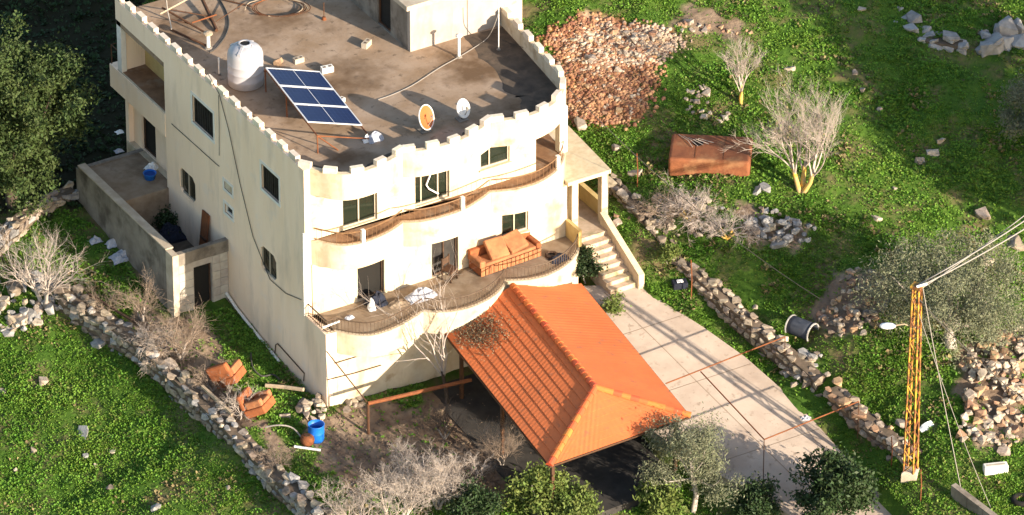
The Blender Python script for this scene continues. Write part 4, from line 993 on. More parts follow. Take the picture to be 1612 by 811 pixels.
mat('gravel_brown', (.22, .16, .11), (.14, .10, .07), scale=1.5, rough=1, island=.3)
gravel('red_gravel', [(865, 60), (920, 25), (1000, 45), (1030, 90), (1020, 160), (990, 190), (910, 195), (895, 130)], 5200, .05, .17, 'gravel_red', 91, 'loose reddish gravel over the earth bank behind the house')
gravel('pale_gravel', [(890, 70), (940, 45), (1040, 50), (1068, 70), (1010, 100), (930, 110)], 2600, .05, .18, 'gravel_pale', 92, 'pale crushed stone across the top of the earth bank')
gravel('yard_gravel', [(470, 640), (640, 640), (760, 610), (860, 740), (1000, 770), (1000, 811), (560, 790)], 1800, .03, .10, 'gravel_brown', 93, 'scattered pebbles on the bare earth of the front yard')

# ------------------------------------------------------------------ things on the roof
def sm(o): o.data.shade_smooth(); return o
p = at(387, 131, ZR); T = thing('water_tank', 'round white plastic water tank on the flat roof', 'water tank', p)
prof = [(.62, 0), (.68, .04), (.68, .30), (.69, .32), (.68, .34), (.68, .62), (.69, .64), (.68, .66), (.68, .94), (.69, .96), (.68, .98), (.68, 1.28), (.65, 1.42), (.56, 1.55), (.42, 1.64), (.25, 1.69)]
sm(MB().lathe(p, prof, 40).build('tank_body', 'tank_white', T))
MB().lathe(p, [(.25, 1.68), (.25, 1.77), (.19, 1.77), (.19, 1.70)], 24).build('hatch_ring', 'tank_white', T)
MB().lathe(p + Vector((0, 0, 1.70)), [(.188, 0), (.188, .04)], 24).build('hatch', 'dark', T)
for a in (.6, 2.2, 3.8, 5.4):
    c, s_ = math.cos(a), math.sin(a); M_ = Matrix.Translation(p) @ Matrix.Rotation(a, 4, 'Z')
    MB().hexa([M_ @ Vector(q) for q in ((.28, -.07, 1.6), (.62, -.09, 1.40), (.62, .09, 1.40), (.28, .07, 1.6))], [M_ @ Vector(q) for q in ((.28, -.05, 1.72), (.6, -.06, 1.56), (.6, .06, 1.56), (.28, .05, 1.72))]).build('shoulder_rib', 'tank_white', T)
MB().tube([p + Vector((.69, .2, .12)), p + Vector((.95, .25, .12)), p + Vector((1.1, .3, .03))], .03, 6).build('outlet_pipe', 'rust_dark', T)

TL, TR, BRr, BLl = at(418, 107, 10.05), at(502, 113, 9.42), at(570, 198, 9.2), at(485, 193, 9.85)
c = (TL + BRr) / 2; T = thing('solar_array', 'three blue solar panels on a rusty rack on the roof', 'solar panels', (c.x, c.y, ZR))
nrml = (TR - TL).cross(BLl - TL).normalized()
if nrml.z < 0: nrml = -nrml
def quadpt(a, b): return TL.lerp(TR, a).lerp(BLl.lerp(BRr, a), b)
for k in range(3):
    b0, b1 = k / 3 + .008, (k + 1) / 3 - .008
    q = [quadpt(0, b0), quadpt(1, b0), quadpt(1, b1), quadpt(0, b1)]
    me = bpy.data.meshes.new('solar_panel'); me.from_pydata([tuple(x + nrml * .02) for x in q] + [tuple(x - nrml * .015) for x in q], [], [(0, 1, 2, 3), (7, 6, 5, 4), (0, 1, 5, 4), (1, 2, 6, 5), (2, 3, 7, 6), (3, 0, 4, 7)])
    uv = me.uv_layers.new()
    for i, co in enumerate(((0, 0), (1, 0), (1, 1), (0, 1))): uv.data[i].uv = co
    pn = obj('solar_panel', me, 'solar_cells', T); fr = MB(); h = nrml * .03
    for a, b in ((0, 1), (1, 2), (2, 3), (3, 0)): fr.tube([q[a] + nrml * .012, q[b] + nrml * .012], .03, 4)
    m0, m1 = quadpt(.5, b0), quadpt(.5, b1); fr.tube([m0 + nrml * .012, m1 + nrml * .012], .015, 4); fr.build('frame', 'panel_frame', pn)
E1 = BLl + (BLl - TL) * .22; E2 = BRr + (BRr - TR) * .22
rk = [[TL - nrml * .05, E1 - nrml * .05], [TR - nrml * .05, E2 - nrml * .05], [E1 - nrml * .05, E2 - nrml * .05], [quadpt(0, .5) - nrml * .05, quadpt(1, .5) - nrml * .05], [TL - nrml * .05, TR - nrml * .05]]
for q in (TL, E1, quadpt(0, .5)): rk.append([q - nrml * .05, Vector((q.x, q.y, ZR))])
for q in (TR, E2): rk.append([q - nrml * .05, Vector((q.x, q.y, ZR))])
e1 = Vector((E1.x, E1.y, ZR)); rk.append([E1 - nrml * .05, quadpt(.35, 1.25) * 1.0 - Vector((0, 0, quadpt(.35, 1.25).z - ZR - .02))])
for a, b in rk: MB().tube([a, b], .028, 5).build('rack_bar', 'rust', T)

def dish(base, rad, nv, label, inner, arm=True):
    T = thing('satellite_dish', label, 'satellite dish', base, 'satellite dishes on the roof'); nv = Vector(nv).normalized()
    c = Vector(base) + Vector((0, 0, rad + .12)); x = nv.orthogonal().normalized(); y = nv.cross(x)
    for nm, off, m in (('bowl', 0, inner), ('back', -.02, 'dish_white')):
        vs = []; fs = []; R_ = 6; n_ = 32
        for i in range(R_ + 1):
            r = rad * i / R_
            for k in range(n_):
                a = 6.283 * k / n_; vs.append(c + (x * math.cos(a) + y * math.sin(a)) * r * (1 if nm == 'bowl' else 1.03) + nv * (.22 * rad * (i / R_) ** 2 + off))
        for i in range(R_):
            for k in range(n_): fs.append((i * n_ + k, i * n_ + (k + 1) % n_, (i + 1) * n_ + (k + 1) % n_, (i + 1) * n_ + k))
        sm(MB().add(vs, fs).build(nm, m, T))
    MB().tube([c + (x * math.cos(6.283 * k / 32) + y * math.sin(6.283 * k / 32)) * rad * 1.02 + nv * .22 * rad for k in range(33)], .025, 5).build('rim', 'dish_white', T)
    f = c + nv * rad * .95
    MB().tube([c - Vector((0, 0, rad * .9)) + nv * .15, f], .018, 5).build('arm', 'alu', T); MB().tube([f, f - nv * .12], .05, 8).build('receiver', 'alu', T)
    MB().tube([Vector(base), Vector(base) + Vector((0, 0, rad + .1)), c - nv * .05], .03, 6).build('mast', 'rust_dark', T)
    MB().box(base[0] - .2, base[0] + .2, base[1] - .2, base[1] + .2, ZR + .001, ZR + .04).build('foot', 'concrete', T)
cr = Vector(RT); cf = Vector(FH)
dish(at(668, 206, ZR), .46, cr * .80 - cf * .45 + Vector((0, 0, .35)), 'rusty orange satellite dish near the front parapet', 'dish_rust')
dish(at(727, 188, ZR), .35, cr * .74 - cf * .5 + Vector((0, 0, .4)), 'clean white satellite dish near the front parapet', 'dish_white')

def vent(x, y, h, r, label, cap, m='white_paint', capm='white_paint'):
    p = at(x, y, ZR); T = thing('vent_pipe', label, 'vent pipe', p); MB().tube([p, p + Vector((0, 0, h))], r, 10).build('pipe', m, T)
    if cap: MB().lathe(p + Vector((0, 0, h)), [(r * 1.2, -.04), (r * 2.4, 0), (r * 2.4, .06), (r * .8, .1)], 14).build('cap', capm, T)
    MB().lathe(p, [(r * 2.4, 0), (r * 1.6, .06)], 12).build('collar', 'concrete', T)
vent(722.5, 90, .92, .055, 'white vent pipe with a flat cap before the roof room', True)
vent(328, 76, .62, .075, 'stubby white vent pipe among the scrap pipes', True, capm='wood_pale')
vent(345, 118, .75, .03, 'thin white pipe standing by the left parapet', False)
p = at(785, 78, ZR); T = thing('antenna_pole', 'thin tall white pole by the right parapet', 'pole', p); MB().tube([p, p + Vector((0, 0, 2.1))], .022, 6).build('pole', 'white_paint', T); MB().lathe(p, [(.09, 0), (.05, .05)], 10).build('foot', 'concrete', T)
def rooft(pts, r, label, name='cable', cat='cable', m='cable_pale', z=None):
    o = MB().tube(catmull([at(x, y, (z or ZR) + r + dz) for x, y, dz in pts], 6), r, 5).build(name, m); tag(o, label, cat); return o
rooft([(785, 20, 1.75), (776, 45, .9), (765, 62, .05), (745, 76, 0), (722, 90, 0), (690, 108, 0), (650, 134, 0), (618, 149, 0), (595, 157, 0)], .018, 'white cable snaking across the roof from the thin pole')
rooft([(788, 62, 0), (815, 72, .05), (850, 84, .1), (885, 96, .2)], .012, 'thin dark wire crossing the shaded right corner of the roof', m='cable_dark')
rooft([(343, -5, 0), (356, 18, 0), (360, 38, 0), (354, 58, 0), (340, 76, 0), (330, 82, 0)], .03, 'black hose curling round the stubby vent pipe', 'hose', 'hose', 'cable_dark')
rooft([(262, 0, .9), (264, 18, .5), (268, 35, .25), (270, 46, .45)], .025, 'white cable hanging over the left parapet', z=ZR + .3)
def bricks(lst):
    for x, y, l, m, s in lst:
        p = at(x, y, ZR); a = random.uniform(-.5, .8); M_ = Matrix.Translation(p + Vector((0, 0, .1 * s))) @ Matrix.Rotation(a, 4, 'Z')
        b = MB().box(-.2 * s, .2 * s, -.1 * s, .1 * s, -.1 * s, .1 * s, M_); T = thing('concrete_block', l, 'block', p, 'loose blocks on the roof')
        b.build('block', m, T)
        for k in (-1, 1): MB().box(k * .1 * s - .055 * s, k * .1 * s + .055 * s, -.045 * s, .045 * s, .1 * s, .104 * s, M_).build('hollow', 'wall_earth', T)
bricks([(577, 73, 'lone concrete block lying in the middle of the roof', 'concrete_lit', 1.1), (515, 113, 'pale concrete block beside the corner of the solar panels', 'white_paint', 1.15), (470, 98, 'tilted block left of the one by the solar panels', 'concrete_lit', 1.0), (536, 162, 'half block against the right edge of the solar panels', 'white_paint', .9)])
p = at(438, 102, ZR); o = stone(None, p + Vector((0, 0, .1)), .42, random.Random(3), 'stone_warm', 'rubble_lump'); tag(o, 'rusty brown lump between the water tank and the panels', 'rubble')
def crumple(name, label, cat, p, sx, sy, sz, m, seed):
    rg = np.random.default_rng(seed); n = 13; vs = []; fs = []
    for j in range(n):
        for i in range(n):
            u, v = i / (n - 1) * 2 - 1, j / (n - 1) * 2 - 1; e = max(0, 1 - (u * u + v * v) * .75)
            z = e * (.35 + .9 * float(vnoise(u * 3.1 + seed, v * 3.1, seed))) + .15 * float(vnoise(u * 7, v * 7 + seed, seed)) * e
            k = 1 + .25 * (float(vnoise(u * 2 + 9, v * 2 + seed, seed)) - .5); vs.append((p[0] + u * sx * k, p[1] + v * sy * k, p[2] + z * sz))
    fs = [(j * n + i, j * n + i + 1, (j + 1) * n + i + 1, (j + 1) * n + i) for j in range(n - 1) for i in range(n - 1)]
    vs += [(x, y, p[2] - .0) for x, y, z in vs]; q = n * n
    fs += [(b + q, a + q, a, b) for a, b in [(i, i + 1) for i in range(n - 1)]] + [(a + q, b + q, b, a) for a, b in [((n - 1) * n + i, (n - 1) * n + i + 1) for i in range(n - 1)]]
    o = MB().add(vs, fs).build(name, m); tag(o, label, cat); return o
crumple('plastic_sheet', 'crumpled silvery plastic sheet at the end of the panel rack', 'plastic sheet', at(590, 220, ZR), .32, .22, .32, 'cloth_grey', 3)
crumple('plastic_bag', 'small white crumpled bag tied to the panel rack corner', 'bag', at(577, 222, ZR), .16, .14, .25, 'white_plastic', 4)
T = thing('scrap_pipes', 'heap of rusty pipes and bars at the back left of the roof', 'scrap metal', at(300, 40, ZR))
for (x0, y0, z0, x1, y1, z1, r, m) in ((252, 22, .5, 300, -4, .75, .035, 'wood_pale'), (255, 12, .5, 326, 53, .12, .04, 'rust_dark'), (316, -6, .3, 341, 48, .08, .075, 'rust_dark'), (268, 46, .4, 327, 73, .08, .045, 'rust_dark'), (262, 14, .55, 330, 26, .2, .025, 'rust_dark'), (302, 36, .2, 341, 23, .3, .03, 'rust'), (340, -3, .1, 395, 10, .1, .03, 'rust_dark'), (268, 30, .3, 300, 38, .2, .02, 'rust_dark'), (383, 6, .35, 340, 34, .1, .02, 'rust_dark')):
    MB().tube([at(x0, y0, ZR + z0), at(x1, y1, ZR + z1)], r, 6).build('pipe', m, T)
T = thing('bent_rods', 'bundle of bent rusty reinforcing rods at the top of the roof', 'scrap metal', at(435, 20, ZR))
rg = random.Random(8)
for k in range(8):
    a = rg.uniform(0, 6.28); pts = [at(435 + 32 * math.cos(a + t * .9) * (1 + .1 * k), 12 + 14 * math.sin(a + t * .9), ZR + .05 + .1 * rg.random()) for t in range(5)]
    MB().tube(catmull(pts, 4), .018, 5).build('rod', rg.choice(('wood_pale', 'rust', 'rust_dark')), T)
p = at(510, 31, ZR); T = thing('stake', 'short rusty stake standing near the roof room shadow', 'stake', p); MB().tube([p, p + Vector((0, 0, .75))], .02, 5).build('rod', 'rust_dark', T); MB().lathe(p, [(.1, 0), (.07, .12)], 8).build('foot', 'rust', T)

# ------------------------------------------------------------------ things on the terrace
sA, sB = at(757, 438, Z1), at(852, 404, Z1); ax = (sB - sA); LS = ax.length; ax.normalize(); ay = Vector((-ax.y, ax.x, 0))
SO = thing('sofa', 'orange sofa with loose back cushions standing on the terrace', 'sofa', (sA + sB) / 2)
MS = Matrix((( ax.x, ay.x, 0, sA.x), (ax.y, ay.y, 0, sA.y), (0, 0, 1, Z1 + .008), (0, 0, 0, 1)))
def bev(o, w=.04, seg=2):
    b = o.modifiers.new('bevel', 'BEVEL'); b.width = w; b.segments = seg; return o
bev(MB().box(0, LS, .02, .85, .04, .36, MS).build('base', 'sofa', SO))
for k in range(14): bev(MB().box(LS * k / 14 + .01, LS * (k + 1) / 14 - .01, -.02, .02, .03, .38, MS).build('skirt_pleat', 'sofa_light', SO), .012, 1)
bev(MB().box(.26, LS - .2, .04, .72, .362, .50, MS).build('seat', 'sofa_light', SO))
bev(MB().box(0, LS, .72, .92, .362, .80, MS).build('backrest', 'sofa', SO))
bev(MB().box(-.02, .25, .0, .86, .365, .66, MS).build('armrest', 'sofa_light', SO), .06); bev(MB().box(LS - .19, LS + .04, .02, .86, .365, .60, MS).build('armrest', 'sofa', SO), .06)
for k in range(2):
    MC = MS @ Matrix.Translation((.50 + k * .88, .10 - .12 * k, .50 + .03 * k)) @ Matrix.Rotation((-.06, .13)[k], 4, 'Z') @ Matrix.Rotation(math.radians((40, 27)[k]), 4, 'X') @ Matrix.Rotation((.05, -.09)[k], 4, 'Y')
    bev(MB().box(0, .83, 0, .82, 0, .2, MC).build('cushion', 'sofa_light', SO), .06)
p = at(708, 440, Z1); CH = thing('wooden_chair', 'dark wooden chair before the middle terrace door', 'chair', p); MH = Matrix.Translation(p) @ Matrix.Rotation(.4, 4, 'Z')
for x in (-.2, .2):
    for y in (-.2, .2): MB().box(x - .025, x + .025, y - .025, y + .025, .006, .44 if y < 0 else .95, MH).build('leg', 'wood_dark', CH)
MB().box(-.24, .24, -.24, .24, .442, .50, MH).build('seat', 'rust_dark', CH); MB().box(-.174, .174, .185, .215, .62, .9, MH).build('backrest', 'wood_dark', CH)
for z in (.2, .3): MB().box(-.17, .17, -.215, -.19, z, z + .03, MH).build('stretcher', 'wood_dark', CH)
crumple('blanket', 'dark blue blanket heaped in the left terrace doorway', 'blanket', at(592, 478, Z1), .45, .32, .55, 'navy', 5)
crumple('tarpaulin', 'grey white tarpaulin lying along the terrace wall', 'tarpaulin', at(662, 468, Z1), .6, .34, .35, 'cloth_grey', 6)
crumple('plastic_bag', 'white bag beside the dark blanket on the terrace', 'bag', at(585, 487, Z1), .16, .15, .45, 'white_plastic', 7)
crumple('rag', 'small pale blue rag near the terrace railing', 'rag', at(550, 501, Z1), .18, .12, .14, 'cloth_grey', 8)
crumple('rag', 'black rags piled at the right end of the terrace', 'rags', at(880, 408, Z1), .4, .3, .2, 'navy', 9)
crumple('dirt_heap', 'pale dusty debris on the terrace beside the tarpaulin', 'debris', at(628, 478, Z1), .5, .3, .12, 'terrace_floor', 10)
o = MB().tube([at(508, 516, Z1 + .25), at(534, 506, Z1 + .05)], .04, 8).build('white_tube', 'white_plastic'); tag(o, 'white tube leaning on the terrace corner railing', 'tube')
o = MB().tube([at(868 + 8 * math.cos(a), 401 + 4 * math.sin(a), Z1 + .08) for a in np.linspace(0, 6.283, 17)], .06, 7).build('hose_coil', 'wood_dark'); tag(o, 'dark coil of hose on the terrace right of the sofa', 'hose')

# ------------------------------------------------------------------ left yard
def armchair(x, y, rot, tip, label):
    p = gpt(x, y); T = thing('armchair', label, 'armchair', p, 'orange armchairs thrown out in the yard')
    Mx = Matrix.Translation(p + Vector((0, 0, .05 + .3 * abs(math.sin(tip[0])) + .35 * abs(math.sin(tip[1]))))) @ Matrix.Rotation(rot, 4, 'Z') @ Matrix.Rotation(tip[0], 4, 'X') @ Matrix.Rotation(tip[1], 4, 'Y')
    bev(MB().box(-.5, .5, -.45, .45, 0, .32, Mx).build('base', 'sofa', T), .05); bev(MB().box(-.28, .28, -.46, .28, .322, .48, Mx).build('seat', 'sofa_light', T), .06)
    bev(MB().box(-.5, .5, .29, .52, .322, .95, Mx).build('backrest', 'sofa', T), .08)
    for k in (-1, 1): bev(MB().box(k * .4 - .11, k * .4 + .11, -.46, .285, .323, .62, Mx).build('armrest', 'sofa_light', T), .07)
armchair(366, 608, 2.2, (.0, .55), 'overturned orange armchair nearest the annexe')
armchair(412, 655, .7, (-.5, .1), 'torn orange armchair nearer the blue barrel')
p = gpt(498, 693); T = thing('blue_barrel', 'bright blue plastic barrel with its top cut open', 'barrel', p)
b_ = MB(); sm(MB().lathe(p, [(.27, 0), (.30, .1), (.30, .35), (.31, .37), (.30, .39), (.31, .7), (.32, .72), (.29, .72), (.28, .3), (.27, .12), (.1, .11)], 28).build('drum', 'blue', T)); MB().lathe(p + Vector((0, 0, .45)), [(.285, 0), (.285, .01)], 24).build('water', 'blue_in', T)
p = gpt(484, 700); T = thing('rusty_drum', 'rusty round tin beside the blue barrel', 'drum', p); sm(MB().lathe(p, [(.15, 0), (.24, .08), (.27, .22), (.24, .36), (.14, .42)], 20).build('drum', 'rust', T)); MB().lathe(p + Vector((0, 0, .42)), [(.12, 0), (.12, .02)], 14).build('lid', 'rust_dark', T)
def bar(name, label, cat, pts, r, m, n=6):
    o = MB().tube(pts, r, n).build(name, m); return tag(o, label, cat)
bar('timber_beam', 'pale timber beam lying across the yard below the house wall', 'beam', [gpt(418, 612) + Vector((0, 0, .15)), gpt(448, 617) + Vector((0, 0, .22)), gpt(478, 624) + Vector((0, 0, .3))], .08, 'wood_pale')
bar('white_plank', 'narrow white plank lying before the blue barrel', 'plank', [gpt(463, 708) + Vector((0, 0, .15)), gpt(505, 713) + Vector((0, 0, .12))], .045, 'white_plastic', 4)
bar('metal_hoop', 'curved grey pipe arching beside the rusty tin', 'pipe', catmull([gpt(418, 676) + Vector((0, 0, .1)), gpt(440, 680) + Vector((0, 0, .3)), gpt(462, 686) + Vector((0, 0, .32)), gpt(482, 702) + Vector((0, 0, .1))], 5), .03, 'cable_pale')
bar('garden_hose', 'dark hose looped on the ground beside the house wall', 'hose', catmull([gpt(x, y) + Vector((0, 0, .06)) for x, y in ((395, 558), (398, 580), (412, 594), (430, 592), (440, 600))], 6), .03, 'cable_dark')
bar('timber_beam', 'weathered brown beam resting on the long wall behind the armchairs', 'beam', [at(318, 608, .62), at(366, 652, .45)], .075, 'wood_pale', 4)
bar('timber_beam', 'long dark beam resting along the top of the wall near the annexe', 'beam', [at(140, 463, 1.3), at(220, 512, 1.05)], .06, 'wood_dark', 4)
# annexe roof clutter
p = at(236, 281, 3.2); T = thing('blue_bucket', 'blue bucket on the annexe terrace by the house wall', 'bucket', p); sm(MB().lathe(p, [(.20, 0), (.25, .25), (.27, .26), (.25, .27), (.22, .2)], 20).build('bucket', 'blue', T)); MB().lathe(p + Vector((0, 0, .2)), [(.22, 0), (.22, .01)], 16).build('contents', 'blue_in', T)
crumple('plastic_sheet', 'white crumpled sheet behind the blue bucket', 'plastic sheet', at(238, 266, 3.2), .28, .2, .3, 'white_plastic', 12)
crumple('paper', 'larger white scrap on the annexe terrace near the dark door', 'scrap', at(188, 208, 3.2), .16, .13, .08, 'white_plastic', 13)
crumple('paper', 'pale scrap in the middle of the annexe terrace', 'scrap', at(187, 238, 3.2), .17, .13, .08, 'cloth_grey', 14)
crumple('scrap_heap', 'dark heap of scrap in the sunken front of the annexe', 'scrap', at(270, 372, 1.6), .7, .5, .5, 'navy', 15)
crumple('plastic_sheet', 'white blue sheet on the ground against the annexe side wall', 'plastic sheet', gpt(178, 385), .3, .22, .3, 'cloth_grey', 16)
crumple('plastic_sheet', 'pale grey scrap in the grass beside the annexe', 'plastic sheet', gpt(150, 380), .25, .18, .2, 'cloth_grey', 17)
crumple('scrap_heap', 'pile of grey rubbish at the foot of the annexe side wall', 'scrap', gpt(192, 405), .5, .35, .35, 'cloth_grey', 18)
p = at(322, 372, 3.0); T = thing('door_board', 'reddish brown board leaning on the house wall in the annexe', 'board', (p.x, p.y, 1.6)); MB().hexa([(-.32, 8.9, 1.6), (-.28, 8.9, 1.6), (-.28, 9.45, 1.6), (-.32, 9.45, 1.6)], [(-.08, 8.9, 3.75), (-.04, 8.9, 3.75), (-.04, 9.45, 3.75), (-.08, 9.45, 3.75)]).build('board', 'rust', T); MB().box(-.24, -.17, 8.95, 9.4, 2.6, 2.7).build('batten', 'rust_dark', T)

# ------------------------------------------------------------------ front yard frame, driveway pergola
p = gpt(580, 683); T = thing('pipe_frame', 'rusty pipe frame standing before the ground floor front', 'pipe frame', p)
ztop = p.z + 1.35; a = Vector((p.x, p.y, ztop)); e = at(742, 598, ztop + .1)
MB().tube([Vector(p), a], .055, 7).build('post', 'rust_dark', T); MB().tube([a, e], .075, 8).build('beam', 'rust', T)
MB().tube([a, onv(514, 553, -.06)], .025, 5).build('stay', 'rust_dark', T)
ZB = 1.75
j0, j1 = at(1103, 585, ZB + .45), at(1203, 692, ZB - .1)
T = thing('pergola', 'open pergola of thin rusty pipes over the driveway', 'pergola', (j1.x, j1.y, float(drz(j1.y))))
for q in ((j0, j1), (at(1048, 604, ZB + .45), at(1236, 530, ZB + .45)), (j1, at(1352, 632, ZB - .1))): MB().tube(list(q), .026, 6).build('rail', 'rust', T)
for q in (j1, at(1236, 530, ZB + .45), at(1352, 632, ZB - .1)): MB().tube([q, Vector((q.x, q.y, gz(q.x, q.y) - .1))], .018, 6).build('post', 'rust_dark', T)
for i, (x, y, h, l) in enumerate(((1088, 470, 1.7, 'thin rusty stake in the grass by the top of the driveway'), (1003, 295, 1.5, 'rusty stake in the grass behind the portico'), (1403, 735, 1.3, 'rusty stake at the wall end before the yellow mast'), (1449, 790, 1.4, 'rusty stake in the grass below the yellow mast'))):
    p = gpt(x, y); bar('stake', l, 'stake', [p - Vector((0, 0, .1)), p + Vector((.03, .02, h * .5)), p + Vector((.0, .05, h))], .022, 'rust', 5)
# yellow lattice mast with lamp and cables
p = gpt(1433, 750); T = thing('lattice_mast', 'yellow rusty lattice power mast at the lower right', 'mast', p); HM = 8.25
MB().lathe(p - Vector((0, 0, .2)), [(.42, 0), (.40, .45), (.3, .5)], 4).build('footing', 'concrete_lit', T)
rotm = Matrix.Rotation(.55, 3, 'Z')
def leg(k, t): s = .25 - .09 * t; a = math.pi / 4 + k * math.pi / 2; return Vector(p) + rotm @ Vector((s * math.cos(a) * 1.1, s * math.sin(a) * 1.1, 0)) + Vector((0, 0, .25 + (HM - .25) * t))
for k in range(4): MB().tube([leg(k, 0), leg(k, 1)], .04, 4).build('leg', 'pole_yellow', T)
NB = 17
for k in range(4):
    for i in range(NB):
        a, b = (leg(k, i / NB), leg((k + 1) % 4, (i + 1) / NB)) if i % 2 == 0 else (leg((k + 1) % 4, i / NB), leg(k, (i + 1) / NB))
        MB().tube([a, b], .024, 4).build('brace', 'pole_yellow' if k % 2 else 'rust', T)
MB().box(-.2, .2, -.2, .2, 0, .08, Matrix.Translation(Vector(p) + Vector((0, 0, HM))) @ rotm.to_4x4()).build('cap', 'pole_yellow', T)
top = Vector(p) + Vector((0, 0, HM + .1))
lz = HM - 1.75; la = Vector(p) + Vector((0, 0, lz)); lb = la - cr * .85 + Vector((0, 0, .08))
MB().tube([la, la.lerp(lb, .5) + Vector((0, 0, .12)), lb], .025, 6).build('lamp_arm', 'wood_pale', T)
lamp = MB(); n_ = 12
ML = Matrix((( -cr.x, cf.x, 0, lb.x), (-cr.y, cf.y, 0, lb.y), (0, 0, 1, lb.z), (0, 0, 0, 1)))
vs = []
for i, (xx, w, hh) in enumerate(((-.12, .06, .05), (0, .13, .10), (.2, .16, .12), (.38, .13, .09), (.46, .05, .04))):
    for k in range(n_):
        a = 6.283 * k / n_; vs.append(ML @ Vector((xx, w * math.cos(a), hh * math.sin(a))))
lamp.add(vs, [(i * n_ + k, i * n_ + (k + 1) % n_, (i + 1) * n_ + (k + 1) % n_, (i + 1) * n_ + k) for i in range(4) for k in range(n_)] + [tuple(range(n_)), tuple(range(4 * n_, 5 * n_))])
sm(lamp.build('lamp_head', 'lamp_white', T))
MB().tube([top - Vector((.1, .1, 0)), top + cr * .35 + Vector((0, 0, .05))], .05, 6).build('crossarm', 'white_paint', T)
def wire(a, b, sag, r, label, m, cat='cable'):
    a = Vector(a); b = Vector(b); pts = [a.lerp(b, t) - Vector((0, 0, 4 * sag * t * (1 - t))) for t in np.linspace(0, 1, 15)]
    return tag(MB().tube(pts, r, 5).build('power_cable', m), label, cat, 'cables hung from the yellow mast')
far = at(1760, 242, 9.5)
wire(top + cr * .05, far, .25, .028, 'thick pale cable running from the mast top to the right edge', 'cable_pale'); wire(top + cr * .3 + Vector((0, 0, .05)), far + Vector((.3, -.5, .1)), .3, .028, 'thinner pale cable beside the thick one at the mast top', 'cable_pale')
wire(top - Vector((0, 0, .3)) - cr * .02, far + Vector((-.2, .3, .25)), .25, .02, 'uppermost thin pale cable from the mast to the right', 'cable_pale')
wire(top + cr * .2 - Vector((0, 0, .1)), gpt(1512, 770) + Vector((0, 0, .1)), .1, .018, 'pale stay cable slanting from the mast to the ground', 'cable_pale'); wire(top - Vector((0, 0, .9)), gpt(1560, 800), .3, .012, 'thin second stay slanting down right of the mast', 'cable_pale')
wire(top - Vector((0, 0, .5)), at(1640, 650, 3.0), .3, .02, 'dark cable leaving the mast toward the right rubble', 'cable_dark')
wire(Vector((12.4, 3.2, 8.6)), at(1290, 470, 4.0), .6, .014, 'thin dark wire from the house roof across the slope', 'cable_dark')

# ------------------------------------------------------------------ right slope objects
g = gpt(1119, 262); RTT = thing('rusty_tank', 'large rusty box shaped steel tank lying on the slope', 'tank', g)
dx = (cr * 3.14 - cf * .30).normalized(); dy = Vector((-dx.y, dx.x, 0)); ctr = at(1119, 232, g.z + .6)
MT = Matrix(((dx.x, dy.x, 0, ctr.x), (dx.y, dy.y, 0, ctr.y), (0, 0, 1, g.z - .25), (0, 0, 0, 1)))
bev(MB().box(-1.57, 1.57, -.98, .98, .02, .85, MT).build('tank_body', 'rust_tank', RTT), .12, 4)
MB().lathe(MT @ Vector((-.5, .25, .85)), [(.2, -.02), (.2, .03), (.17, .03), (.17, .012), (.01, .012)], 20).build('hatch', 'dark', RTT)
for x in (-.55, .55): MB().box(x - .02, x + .02, -.86, .86, .845, .862, MT).build('weld_seam', 'rust', RTT)
for x in (-1.2, 1.2): MB().box(x - .12, x + .12, -.8, .8, -.5, .019, MT).build('support', 'rust_dark', RTT)
for i in range(5): MB().tube([MT @ Vector((-1.3 + .2 * i, .8 - .1 * i, .87)), MT @ Vector((-.9 + .1 * i, .3, .92 + .03 * i)), MT @ Vector((-.7 + .2 * i, -.1 + .1 * i, .88))], .014, 4).build('twig', 'twig_pale', RTT)
p = gpt(1262, 530); T = thing('plastic_drum', 'grey blue cut open drum lying behind the driveway wall', 'drum', p)
n_ = 20; vs = []; fs = []; dd = (cr * .8 - cf * .6).normalized(); ee = Vector((-dd.y, dd.x, 0))
for i in range(5):
    for k in range(n_ + 1):
        a = -.5 + 4.1 * k / n_; vs.append(p + Vector((0, 0, .34)) + dd * (-.5 + 1.0 * i / 4) + ee * .38 * math.cos(a) + Vector((0, 0, .38 * math.sin(a))))
for i in range(4):
    for k in range(n_): fs.append((i * 21 + k, i * 21 + k + 1, (i + 1) * 21 + k + 1, (i + 1) * 21 + k))
o = sm(MB().add(vs, fs).build('shell', 'drum_grey', T)); so = o.modifiers.new('s', 'SOLIDIFY'); so.thickness = .03
MB().tube([vs[k] for k in range(n_ + 1)], .035, 5).build('rim', 'stone_grey', T); MB().tube([vs[84 + k] for k in range(n_ + 1)], .035, 5).build('rim', 'stone_grey', T)
p = gpt(1070, 452); T = thing('black_crate', 'black crate with a white lid in the grass by the driveway', 'crate', p); M_ = Matrix.Translation(p) @ Matrix.Rotation(-.3, 4, 'Z'); bev(MB().box(-.28, .28, -.2, .2, 0, .26, M_).build('box', 'navy', T), .02, 1); MB().box(-.12, .12, -.1, .08, .262, .29, M_).build('lid', 'white_plastic', T)
crumple('plastic_sheet', 'blue grey scrap lying at the right kerb of the driveway', 'scrap', gpt(1268, 661), .25, .15, .15, 'cloth_grey', 19)
crumple('plastic_sheet', 'pale torn sheet in the grass right of the mast', 'plastic sheet', gpt(1462, 672), .4, .18, .2, 'white_plastic', 20)
p = gpt(1567, 742); T = thing('white_block', 'white rectangular block lying alone below the right rubble', 'block', p); M_ = Matrix.Translation(p) @ Matrix.Rotation(-.35, 4, 'Z'); bev(MB().box(-.45, .45, -.17, .17, -.05, .3, M_).build('block', 'white_paint', T), .03, 1); MB().box(-.35, .35, -.05, .05, .3, .304, M_).build('groove', 'concrete_lit', T)
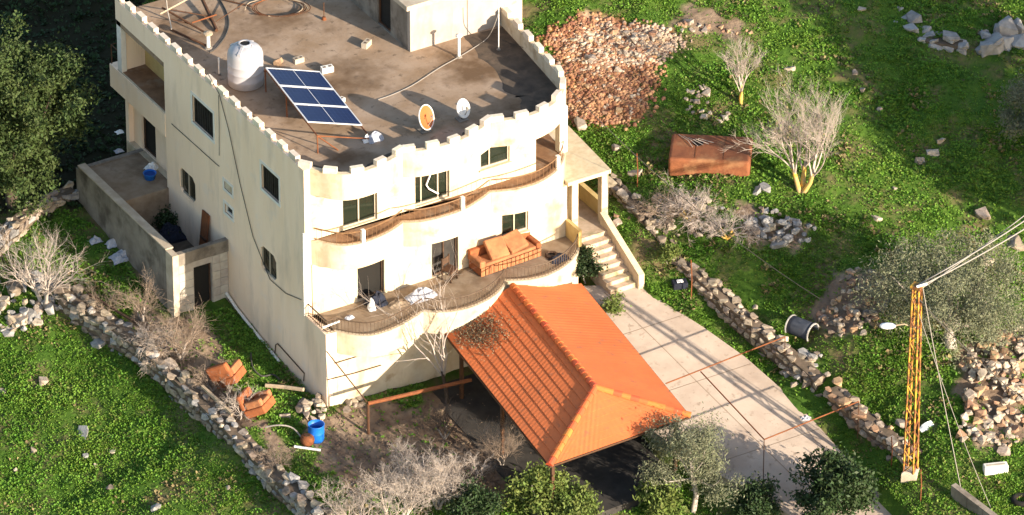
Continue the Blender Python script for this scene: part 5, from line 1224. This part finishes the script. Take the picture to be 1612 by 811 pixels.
a, b = gpt(1500, 778), gpt(1575, 835); d = (b - a).normalized(); q = Vector((-d.y, d.x, 0)) * .12
T = thing('concrete_kerb', 'low concrete kerb wall in the bottom right corner', 'kerb', a)
for k in range(3):
    s, e = a.lerp(b, k / 3 + .004), a.lerp(b, (k + 1) / 3 - .004); MB().hexa([s - q - Vector((0, 0, .3)), e - q - Vector((0, 0, .3)), e + q - Vector((0, 0, .3)), s + q - Vector((0, 0, .3))], [s - q + Vector((0, 0, .45)), e - q + Vector((0, 0, .45)), e + q + Vector((0, 0, .45)), s + q + Vector((0, 0, .45))]).build('kerb_block', 'concrete', T)
p = gpt(1608, 790); T = thing('tyre', 'old black tyre lying at the bottom right edge', 'tyre', p); sm(MB().tube([p + Vector((.3 * math.cos(a), .3 * math.sin(a), .1)) for a in np.linspace(0, 6.283, 25)], .1, 8, False).build('tread', 'dark', T)); MB().tube([p + Vector((.2 * math.cos(a), .2 * math.sin(a), .1)) for a in np.linspace(0, 6.283, 25)], .02, 5, False).build('rim', 'rust_dark', T)

# dry leaves caught on the upper left corner of the carport roof, weeds growing in the annexe
def leaf_litter(px, py, rx, ry, n, seed, name, label):
    rg = np.random.default_rng(seed); A = (RF - RB); B_ = (BL - RB); nn = A.cross(B_).normalized(); nn = nn if nn.z > 0 else -nn; out = []
    for _ in range(n):
        x, y = px + rg.normal() * rx, py + rg.normal() * ry; d = Vector(ray(x, y)); o_ = Vector(CAMP); t = (RB - o_).dot(nn) / d.dot(nn); q = o_ + d * t
        if q.z > ZE and q.y < -.5: out.append(tuple(q + nn * (.07 + .03 * rg.random())))
    tag(obj(name, leaf_mesh(name, np.array(out), .09, seed, .55, .1), 'leaf_dry'), label, 'leaf litter', kind='stuff')
leaf_litter(752, 522, 24, 15, 1500, 5, 'dry_leaves', 'brown dry leaves lying on the upper left of the orange roof')
for i, (x, y, hh, l) in enumerate(((225, 330, .9, 'dark weeds filling the sunken annexe beside its outer wall'), (262, 350, .8, 'dark weeds in the middle of the sunken annexe'), (255, 318, .9, 'dark weeds in the sunken annexe below the cut corner window'))):
    q = at(x, y, 1.6); leafy_tree('weed_clump', l, 'weeds', (q.x, q.y, 1.6), hh, .7, 140 + i, leaf='leaf_deep', nclump=40, per=50, lsize=.14, zc=.4, lobes=6, clump=.35, trunk_r=.02)
